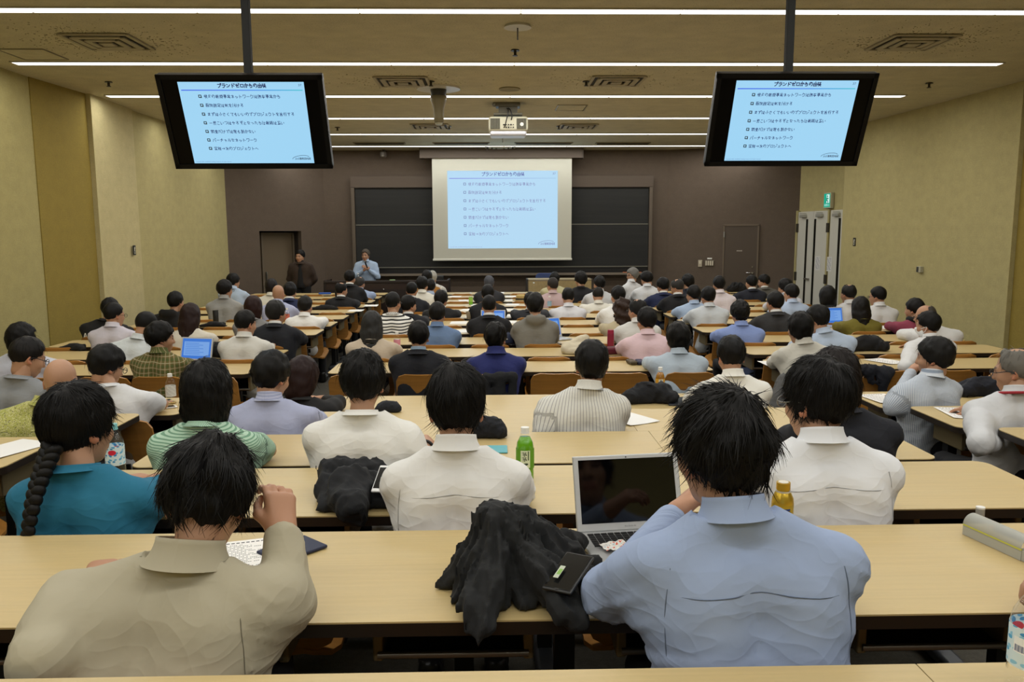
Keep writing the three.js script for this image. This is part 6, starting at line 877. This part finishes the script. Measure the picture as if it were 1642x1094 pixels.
// --- row c and d
{
  const y = topOf('c'), E = -(row('c').z - DEPTH), B = (px, py, e) => atH(px, py, y + e), Hz = (px, py) => atZ(px, py, -E - 0.03);
  cloth('navy_jacket', 'folded navy jacket hanging over the desk edge with white phone on it', 'jacket', [[B(535, 760, 0.06), B(600, 760, 0.05), 0.06, 0.05], [B(530, 780, 0.04), B(520, 815, 0.01), 0.05, 0.03], [B(560, 780, 0.06), B(560, 818, 0.03), 0.07, 0.05], [B(600, 775, 0.05), B(615, 805, 0.02), 0.05, 0.03], [Hz(570, 815), Hz(575, 832), 0.05, 0.03]], 0x0c0f14, { floor: y + 0.001, edge: E + 0.002, cell: 0.0085, fold: 0.008, freq: 14, radial: B(560, 750, 0), radialAmp: 0.012 });
  { const p = B(619, 770, 0.085); phone('white phone with dark screen on the navy jacket', p, -0.1, 0xdfe0e0, 0x16181c, 0.35); }
  const t = canvasTex(512, 256, (g) => { g.fillStyle = '#5f9a1c'; g.fillRect(0, 0, 512, 256); for (const x of [128, 384]) { g.fillStyle = '#dfe8c8'; g.fillRect(x - 44, 6, 88, 230); g.strokeStyle = '#1c2a10'; write(g, '茶', x - 36, 30, 58, 6); write(g, '茶', x - 36, 96, 58, 6); g.fillStyle = '#2a4030'; g.beginPath(); g.ellipse(x, 190, 26, 16, -0.3, 0, 7); g.fill(); g.fillStyle = '#35502a'; g.fillRect(x + 22, 16, 10, 120); } });
  const p = B(842, 770, 0); petBottle('bright green tea bottle with white cap beside crisp white shirt', V(p.x, y, p.z), { h: 0.2, r: 0.033, liquid: 0x5fa512, tex: t, cap: 0xe9eae6, level: 0.85 });
  bundle('black_bag', 'small dark cloth bag beside the crisp white shirt', 778, 700, 'd', 0.16, 0.14, 0.1, 0x0e121a, { cat: 'bag', cell: 0.009 });
  { const q = onDesk(796, 722, 'd'), o = mesh('folder', rbox(0.1, 0.006, 0.12, 0.002), M(0x58a9b4, 0.5)); o.position.set(q.x, topOf('d') + 0.004, q.z); tag(o, 'turquoise folder under the small dark cloth bag', 'folder'); }
  paper('blank white sheet at the right hand of the pinstripe shirt', 1008, 672, 'e', 0.5, { print: false });
  paper('white sheet under the raised arm of the plain t-shirt', 640, 742, 'd', 0.1, { print: false, h: 0.2 });
  bundle('dark_pouch', 'little dark pouch near the raised hand', 622, 660, 'e', 0.12, 0.1, 0.06, 0x11151d, { cat: 'pouch', cell: 0.01 });
}
// --- row f and around
{
  bundle('black_coat', 'black coat heaped on desk beside the pinstripe shirt', 1040, 645, 'f', 0.34, 0.24, 0.15, 0x0d0f15, { cell: 0.011 });
  { const q = onDesk(1066, 645, 'f'), o = mesh('purple_pouch', rbox(0.09, 0.035, 0.12, 0.014)); o.material = M(0x3c1f33, 0.7); o.position.set(q.x, topOf('f') + 0.018, q.z); o.rotation.y = 0.4; tag(o, 'small purple pouch between black coat and tablet', 'pouch'); }
  { const q = onDesk(1092, 645, 'f'), o = thing('tablet', 'dark grey tablet lying on desk under the barley tea bottle', 'tablet', [q.x, topOf('f'), q.z], -0.08); mesh('tablet_body', rbox(0.2, 0.009, 0.26, 0.004, 0, 0.006, 0), M(0x24262b, 0.4), o); mesh('tablet_screen', box(0.17, 0.001, 0.23, 0, 0.011, 0), P(0x34383e, 0.15), o); }
  const t = canvasTex(512, 256, (g) => { g.fillStyle = '#d09a28'; g.fillRect(0, 0, 512, 256); for (const x of [128, 384]) { g.fillStyle = '#e6e2d4'; g.fillRect(x - 40, 10, 80, 190); g.strokeStyle = '#1c1a16'; write(g, 'む', x - 26, 20, 52, 7); write(g, 'ぎ', x - 26, 80, 52, 7); write(g, '茶', x - 26, 140, 52, 6); g.fillStyle = '#1c1a16'; g.beginPath(); g.arc(x, 226, 14, 0, 7); g.fill(); } });
  const p = onDesk(1058, 634, 'f'); petBottle('orange barley tea bottle with white cap', V(p.x, topOf('f'), p.z), { h: 0.2, r: 0.032, liquid: 0x9c6a1c, tex: t, cap: 0xe8e8e4, level: 0.85 });
  const q = onDesk(275, 647, 'f'), t2 = canvasTex(256, 128, (g) => { g.fillStyle = '#d9d9d2'; g.fillRect(0, 0, 256, 128); g.fillStyle = '#77776f'; for (let r = 0; r < 9; r++) for (let c = 0; c < 24; c++) if ((r * 5 + c * 3) % 4) g.fillRect(8 + c * 10, 10 + r * 12, 6, 4); });
  petBottle('clear bottle with pale text label on the left block desk', V(q.x, topOf('f'), q.z), { h: 0.205, r: 0.033, tex: t2, cap: 0xe6e6e2, liquid: 0xb9954a, level: 0.12 });
  phone('white phone with dark screen beside the clear bottle', V(onDesk(265, 655, 'f').x, topOf('f') + 0.001, onDesk(265, 655, 'f').z), -1.0, 0xd9d9d8, 0x1a1c20);
  for (const [lab, c, px, py] of [['black pen beside the white phone', 0x161616, 258, 644], ['pink pen beside the white phone', 0xc98a92, 262, 647]]) { const r = onDesk(px, py, 'f'), pen = thing('pen', lab, 'pen', [r.x, topOf('f') + 0.006, r.z], -0.9); mesh('barrel', cyl(0.005, 0.005, 0.12, 0, 0, 0, 10).rotateX(Math.PI / 2), M(c, 0.4), pen); mesh('tip', new THREE.ConeGeometry(0.004, 0.015, 10).rotateX(-Math.PI / 2).translate(0, 0, -0.067), M_STEEL, pen); }
  paper('printed sheet at the hand of the white t-shirt, left block', 232, 651, 'f', -0.2); paper('white sheet on the end of the left desk', 18, 720, 'd', -0.35, { print: false }); paper('printed sheet by the red lanyard man', 1543, 663, 'e', -0.15);
  paper('white sheet with phone on it, right block aisle end', 1243, 584, 0, 0.0, { print: false, w: 0.22 }); phone('black phone on the white sheet, right block aisle end', V(onDesk(1248, 584, 0).x, topOf(0) + 0.006, onDesk(1248, 584, 0).z), 1.4, 0x14151a, 0x1c1e24);
  paper('sheet beside the masked man', 1420, 580, 0, 0.4); paper('sheet before the blue-grey striped shirt', 1415, 640, 'f', 0.1); paper('crossed sheet beside the glasses case', 1050, 585, 0, -0.2, { print: false });
  bundle('black_coat', 'black coat on desk beside light blue shirt, right block', 1388, 562, 1, 0.36, 0.28, 0.16, 0x0c0c0f); bundle('navy_coat', 'dark navy coat heaped behind blue-grey striped shirt', 1570, 634, 'f', 0.32, 0.24, 0.14, 0x0e121e, { cell: 0.012 });
  bundle('black_bag', 'black bag lying on desk beside the pale lilac shirt', 118, 562, 1, 0.26, 0.2, 0.07, 0x0d0d0f, { cat: 'bag' }); bundle('black_coat', 'black coat beside the aisle writer, left block', 340, 572, 1, 0.3, 0.26, 0.15, 0x0c0e12);
  bundle('black_bag', 'long black umbrella bag on a left block desk', 520, 497, 5, 0.42, 0.12, 0.07, 0x0d0d0f, { cat: 'bag' }); bundle('black_bag', 'flat black bag behind the black hooded sweatshirt', 343, 524, 3, 0.36, 0.22, 0.06, 0x0c0c0e, { cat: 'bag' }); bundle('black_coat', 'black coat before the off-white shirt, near brown wall', 1180, 468, 7, 0.28, 0.24, 0.2, 0x0c0c0e);
  { const z = row(0).z - 0.83, a = atZ(1385, 592, z), b = atZ(1425, 596, z); cloth('navy_coat', 'navy coat hanging over a plywood chair back, right block', 'coat', [[a, b, 0.045, 0.045], [V(a.x + 0.03, a.y - 0.02, a.z + 0.02), V(a.x + 0.06, a.y - 0.1, a.z + 0.03), 0.04, 0.03], [V(b.x - 0.05, b.y - 0.03, b.z + 0.02), V(b.x - 0.05, b.y - 0.17, b.z + 0.03), 0.055, 0.03]], 0x0d111d, { cell: 0.014 }); }
  { const z = row(0).z - 0.83, a = atZ(780, 606, z), b = atZ(822, 604, z), dn = (v, q) => V(v.x, v.y - q, v.z + 0.02); cloth('dark_coat', 'dark coat hung on the chair of the royal blue jacket', 'coat', [[a, b, 0.035, 0.035], [a, dn(a, 0.26), 0.035, 0.03], [b, dn(b, 0.26), 0.035, 0.03], [V((a.x + b.x) / 2, a.y, a.z), dn(V((a.x + b.x) / 2, a.y, a.z), 0.26), 0.05, 0.05]], 0x14161a, { cell: 0.014, fold: 0.01 }); }
  { const a = onDesk(1262, 640, 'f'); cloth('grey_jacket', 'grey wool jacket slung beside the white shirt with creased back', 'jacket', [[V(a.x - 0.02, topOf('f') + 0.12, a.z), V(a.x - 0.12, topOf('f') - 0.05, a.z + 0.1), 0.06, 0.06], [V(a.x, topOf('f') + 0.1, a.z), V(a.x + 0.08, topOf('f') - 0.1, a.z + 0.12), 0.06, 0.07]], 0x4c4c4c, { cell: 0.013 }); }
  // canvas bag, red bottle and pouch, glasses cases
  { const b = onDesk(925, 565, 1); cloth('canvas_bag', 'off-white canvas tote bag lying on the desk', 'bag', [[V(b.x - 0.1, topOf(1) + 0.05, b.z + 0.05), V(b.x + 0.08, topOf(1) + 0.12, b.z - 0.06), 0.06, 0.05], [V(b.x - 0.12, topOf(1) + 0.04, b.z + 0.1), V(b.x + 0.1, topOf(1) + 0.05, b.z + 0.06), 0.045, 0.05], [V(b.x - 0.1, topOf(1) + 0.03, b.z + 0.12), V(b.x + 0.02, topOf(1) + 0.02, b.z + 0.16), 0.035, 0.04]], 0xc2b9a2, { floor: topOf(1) + 0.001, cell: 0.014, fold: 0.01 }); }
  { const b = onDesk(979, 557, 1), o = thing('thermos', 'slim red thermos bottle beside the pink shirt', 'bottle', [b.x, topOf(1), b.z]); mesh('flask', lathe([[0, 0], [0.032, 0], [0.034, 0.006], [0.034, 0.13], [0.031, 0.14], [0, 0.14]], 24), M(0x7c1230, 0.35), o); mesh('lid', cyl(0.031, 0.033, 0.035, 0, 0.157, 0, 24), M(0x8e1a3a, 0.35), o); }
  { const b = onDesk(981, 568, 1), o = thing('red_pouch', 'dark red zipped pouch in front of the red thermos', 'pouch', [b.x, topOf(1), b.z], 0.2); mesh('pouch_body', rbox(0.15, 0.07, 0.1, 0.025, 0, 0.036, 0, 3), M(0x5c1024, 0.6), o); mesh('zip', rbox(0.14, 0.008, 0.012, 0.003, 0, 0.07, 0.0), M_BLACK, o); mesh('zip_tag', rbox(0.03, 0.02, 0.006, 0.002, 0.06, 0.03, 0.05), M(0x1a1214, 0.5), o); }
  for (const [lab, px, c, tw] of [['brown glasses case lying on the desk', 1013, 0x4a3c22, 0.15], ['dark blue glasses case lying on the desk', 1026, 0x1b2242, 0.0]]) { const b = onDesk(px, 584, 0), o = thing('glasses_case', lab, 'glasses case', [b.x, topOf(0), b.z], tw); mesh('case_shell', rbox(0.065, 0.036, 0.15, 0.016, 0, 0.019, 0, 3), M(c, 0.55), o); mesh('case_seam', rbox(0.066, 0.003, 0.151, 0.001, 0, 0.022, 0), M_BLACK, o); }
  { const b = onDesk(1053, 584, 0), o = mesh('eyeglasses', glassesGeo, M_GLASSES); o.position.set(b.x, topOf(0) + 0.03, b.z); o.rotation.y = 2.6; tag(o, 'thin dark eyeglasses resting on the crossed sheet', 'eyeglasses'); }
  { const b = onDesk(815, 551, 2), o = thing('baseball_cap', 'navy baseball cap with white mark beside the royal blue jacket', 'cap', [b.x, topOf(2), b.z]); const c = M(0x131f3a, 0.8); mesh('crown', new THREE.SphereGeometry(0.085, 20, 12, 0, 6.283, 0, 1.6).scale(1, 1.1, 1.1).translate(0, 0.02, 0), c, o); mesh('brim', plate(roundRect(0.15, 0.09, 0.044), 0.006).rotateX(-Math.PI / 2 + 0.1).translate(0, 0.02, -0.11), c, o); mesh('mark', new THREE.ConeGeometry(0.018, 0.028, 3).scale(1.4, 1, 0.3).rotateX(-0.5).translate(-0.02, 0.065, 0.082), M_WHITE, o); mesh('button', new THREE.SphereGeometry(0.008, 8, 6).translate(0, 0.114, 0), c, o); }
  phone('black phone beside the navy baseball cap', V(onDesk(820, 553, 2).x, topOf(2) + 0.001, onDesk(820, 553, 2).z), 0.4, 0x1a1a1d, 0x2a2d33);
}
// --- laptops with lit screens, small bottles and handouts further forward
{
  const scr = canvasTex(256, 160, (g) => { g.fillStyle = '#3f7fe0'; g.fillRect(0, 0, 256, 160); g.fillStyle = '#7fb0f4'; g.fillRect(16, 24, 224, 112); g.fillStyle = '#4a86e2'; for (let i = 0; i < 7; i++) g.fillRect(28, 36 + i * 14, 120 + (i * 37) % 70, 4); });
  const lap = (label, px, py, k, turn, o = {}) => { const p = onDesk(px, py, k); laptop(label, V(p.x, topOf(k) + 0.001, p.z), turn, { glow: scr, open: 0.25, ...o }); };
  lap('laptop with lit blue screen in front of the plaid shirt', 302, 585, 0, -0.25, { color: 0x9a9c9e }); lap('laptop with lit screen in front of black suit, middle block', 791, 529, 3, 0.0, { color: 0x26282c, w: 0.3 }); lap('laptop with lit violet-blue screen beside grey sweatshirt', 890, 545, 2, 0.5, { color: 0xb5b7b9 }); lap('silver laptop with lit screen before olive mustard top', 1344, 524, 3, 0.12, { color: 0xb5b7b9, w: 0.27 });
  const small = (label, px, py, k, o) => { const z = row(k).z - 0.2, p = atZ(px, py, z); petBottle(label, V(p.x, topOf(k), -z), { h: 0.2, r: 0.032, ...o }); };
  small('green tea bottle standing on a middle front desk', 755, 490, 7, { liquid: 0x6fae24, labelCol: 0x8fb84a }); small('water bottle with white cap near charcoal suit, middle block', 881, 502, 6, { labelCol: 0x8fb0c8 }); small('clear water bottle beside the white shirt aisle seat, left block', 461, 521, 4, { labelCol: 0xc46a5a }); small('milky bottle with pink label beside the beige top at the aisle', 637, 562, 1, { labelCol: 0xd88ea0, liquid: 0xd9d4cc }); small('bottle with white cap near the mustard sweater', 707, 467, 9, { labelCol: 0xd6d6d2 }); small('small water bottle on the front middle desk', 856, 470, 10, { clear: true, cap: 0xcfd8e0 }); { const p = atZ(574, 440, 16.3); petBottle('water bottle standing on the lectern desk before the speaker', V(p.x, atZ(524, 449, 16.25).y - 0.07, -16.3), { h: 0.2, r: 0.032, clear: true }); }
  { const b = onDesk(752, 512, 5), o = thing('paper_cup', 'pale brown takeaway cup on a middle desk', 'cup', [b.x, topOf(5), b.z]); mesh('cup_wall', lathe([[0, 0], [0.028, 0], [0.04, 0.1], [0.038, 0.1], [0.027, 0.004], [0, 0.004]], 20), M(0xa99a80, 0.7), o); mesh('rim', new THREE.TorusGeometry(0.0395, 0.002, 6, 20).rotateX(Math.PI / 2).translate(0, 0.1, 0), M(0xc2b59c, 0.7), o); }
  { const b = onDesk(455, 521, 4); void b; const c = onDesk(344, 520, 4), o = thing('black_tumbler', 'tall black tumbler on a left block desk', 'bottle', [c.x + 0.02, topOf(4), c.z]); mesh('tumbler_body', lathe([[0, 0], [0.033, 0], [0.036, 0.16], [0, 0.16]], 20), M_BLACK, o); mesh('tumbler_lid', cyl(0.036, 0.036, 0.02, 0, 0.168, 0, 20), M(0x202124, 0.4), o); }
  { const b = onDesk(836, 478, 8); void b; const c = onDesk(835, 482, 8), o = thing('straw_hat', 'pale straw hat on a middle front desk', 'hat', [c.x, topOf(8), c.z]); mesh('hat_crown', lathe([[0, 0.1], [0.06, 0.1], [0.08, 0.08], [0.09, 0.01], [0, 0.01]], 24), M(0xb59d62, 0.85), o); mesh('hat_brim', cyl(0.14, 0.14, 0.008, 0, 0.008, 0, 28), M(0xb59d62, 0.85), o); mesh('hat_band', cyl(0.0895, 0.091, 0.025, 0, 0.028, 0, 24), M(0x2a2420, 0.8), o); }
  { const c = onDesk(521, 472, 10), o = mesh('blue_cloth', rbox(0.22, 0.03, 0.12, 0.012), M(0x2c55a8, 0.8)); o.position.set(c.x, topOf(10) + 0.016, c.z); tag(o, 'folded bright blue cloth on front left desk', 'cloth'); }
  { const c = onDesk(1012, 476, 8), o = thing('grey_folder', 'pale grey folder standing open before the turned man', 'folder', [c.x, topOf(8), c.z], 0.5); mesh('folder_leaf', box(0.24, 0.2, 0.006, 0, 0.1, 0).rotateX(-0.2), M(0x9d9e9a, 0.6), o); mesh('folder_leaf', box(0.24, 0.006, 0.18, 0, 0.004, 0.09), M(0x9d9e9a, 0.6), o); }
  // handouts set out on the middle desks, two or three to a desk
  seed = 4242;
  const hand = [[10, 700], [10, 800], [9, 730], [9, 800], [9, 820], [8, 745], [8, 818], [7, 765], [7, 822], [6, 750], [6, 815], [5, 760], [5, 818], [4, 735], [4, 800], [4, 815], [3, 745], [3, 765], [2, 720]];
  for (const [k, px] of hand) { const r = row(k), q = atH(px, 500, topOf(k)); const X = (px - 791) / 1280 * (r.z - 0.25); void q; const m = paperAt(`white handout on middle block desk, ${ROWS.length - ROWS.indexOf(row(k)) === 1 ? 'front row' : ordinal[ROWS.length - ROWS.indexOf(row(k)) - 1] + ' row from the front'}`, X, k); m.userData.group = 'handouts on the middle desks'; }
  for (const [k, px] of [[9, 570], [8, 578], [7, 595], [6, 570], [2, 470]]) paperAt(`white handout at the aisle end of left block desk, ${ROWS.length - ROWS.indexOf(row(k)) === 1 ? 'front row' : ordinal[ROWS.length - ROWS.indexOf(row(k)) - 1] + ' row from the front'}`, (px - 791) / 1280 * (row(k).z - 0.25), k).userData.group = 'handouts on the left desks';
  for (const [k, px] of [[9, 1030], [7, 1170], [5, 1100], [4, 1112], [4, 1395], [4, 1420], [3, 1432], [2, 1010], [1, 960]]) paperAt(`white handout on the double-door side, ${ROWS.length - ROWS.indexOf(row(k)) === 1 ? 'front row' : ordinal[ROWS.length - ROWS.indexOf(row(k)) - 1] + ' row from the front'}`, (px - 791) / 1280 * (row(k).z - 0.25), k).userData.group = 'handouts on the right desks';
}
function paperAt(label, X, k) { const g = memo('handout', () => box(0.21, 0.0015, 0.297)), m = mesh('paper_sheet', g, M_PAPER); m.position.set(X, topOf(k) + 0.002, -(row(k).z - 0.24 + rr(-0.05, 0.05))); m.rotation.y = rr(-0.25, 0.25); return tag(m, label, 'paper'); }
renderer.render(scene, camera);
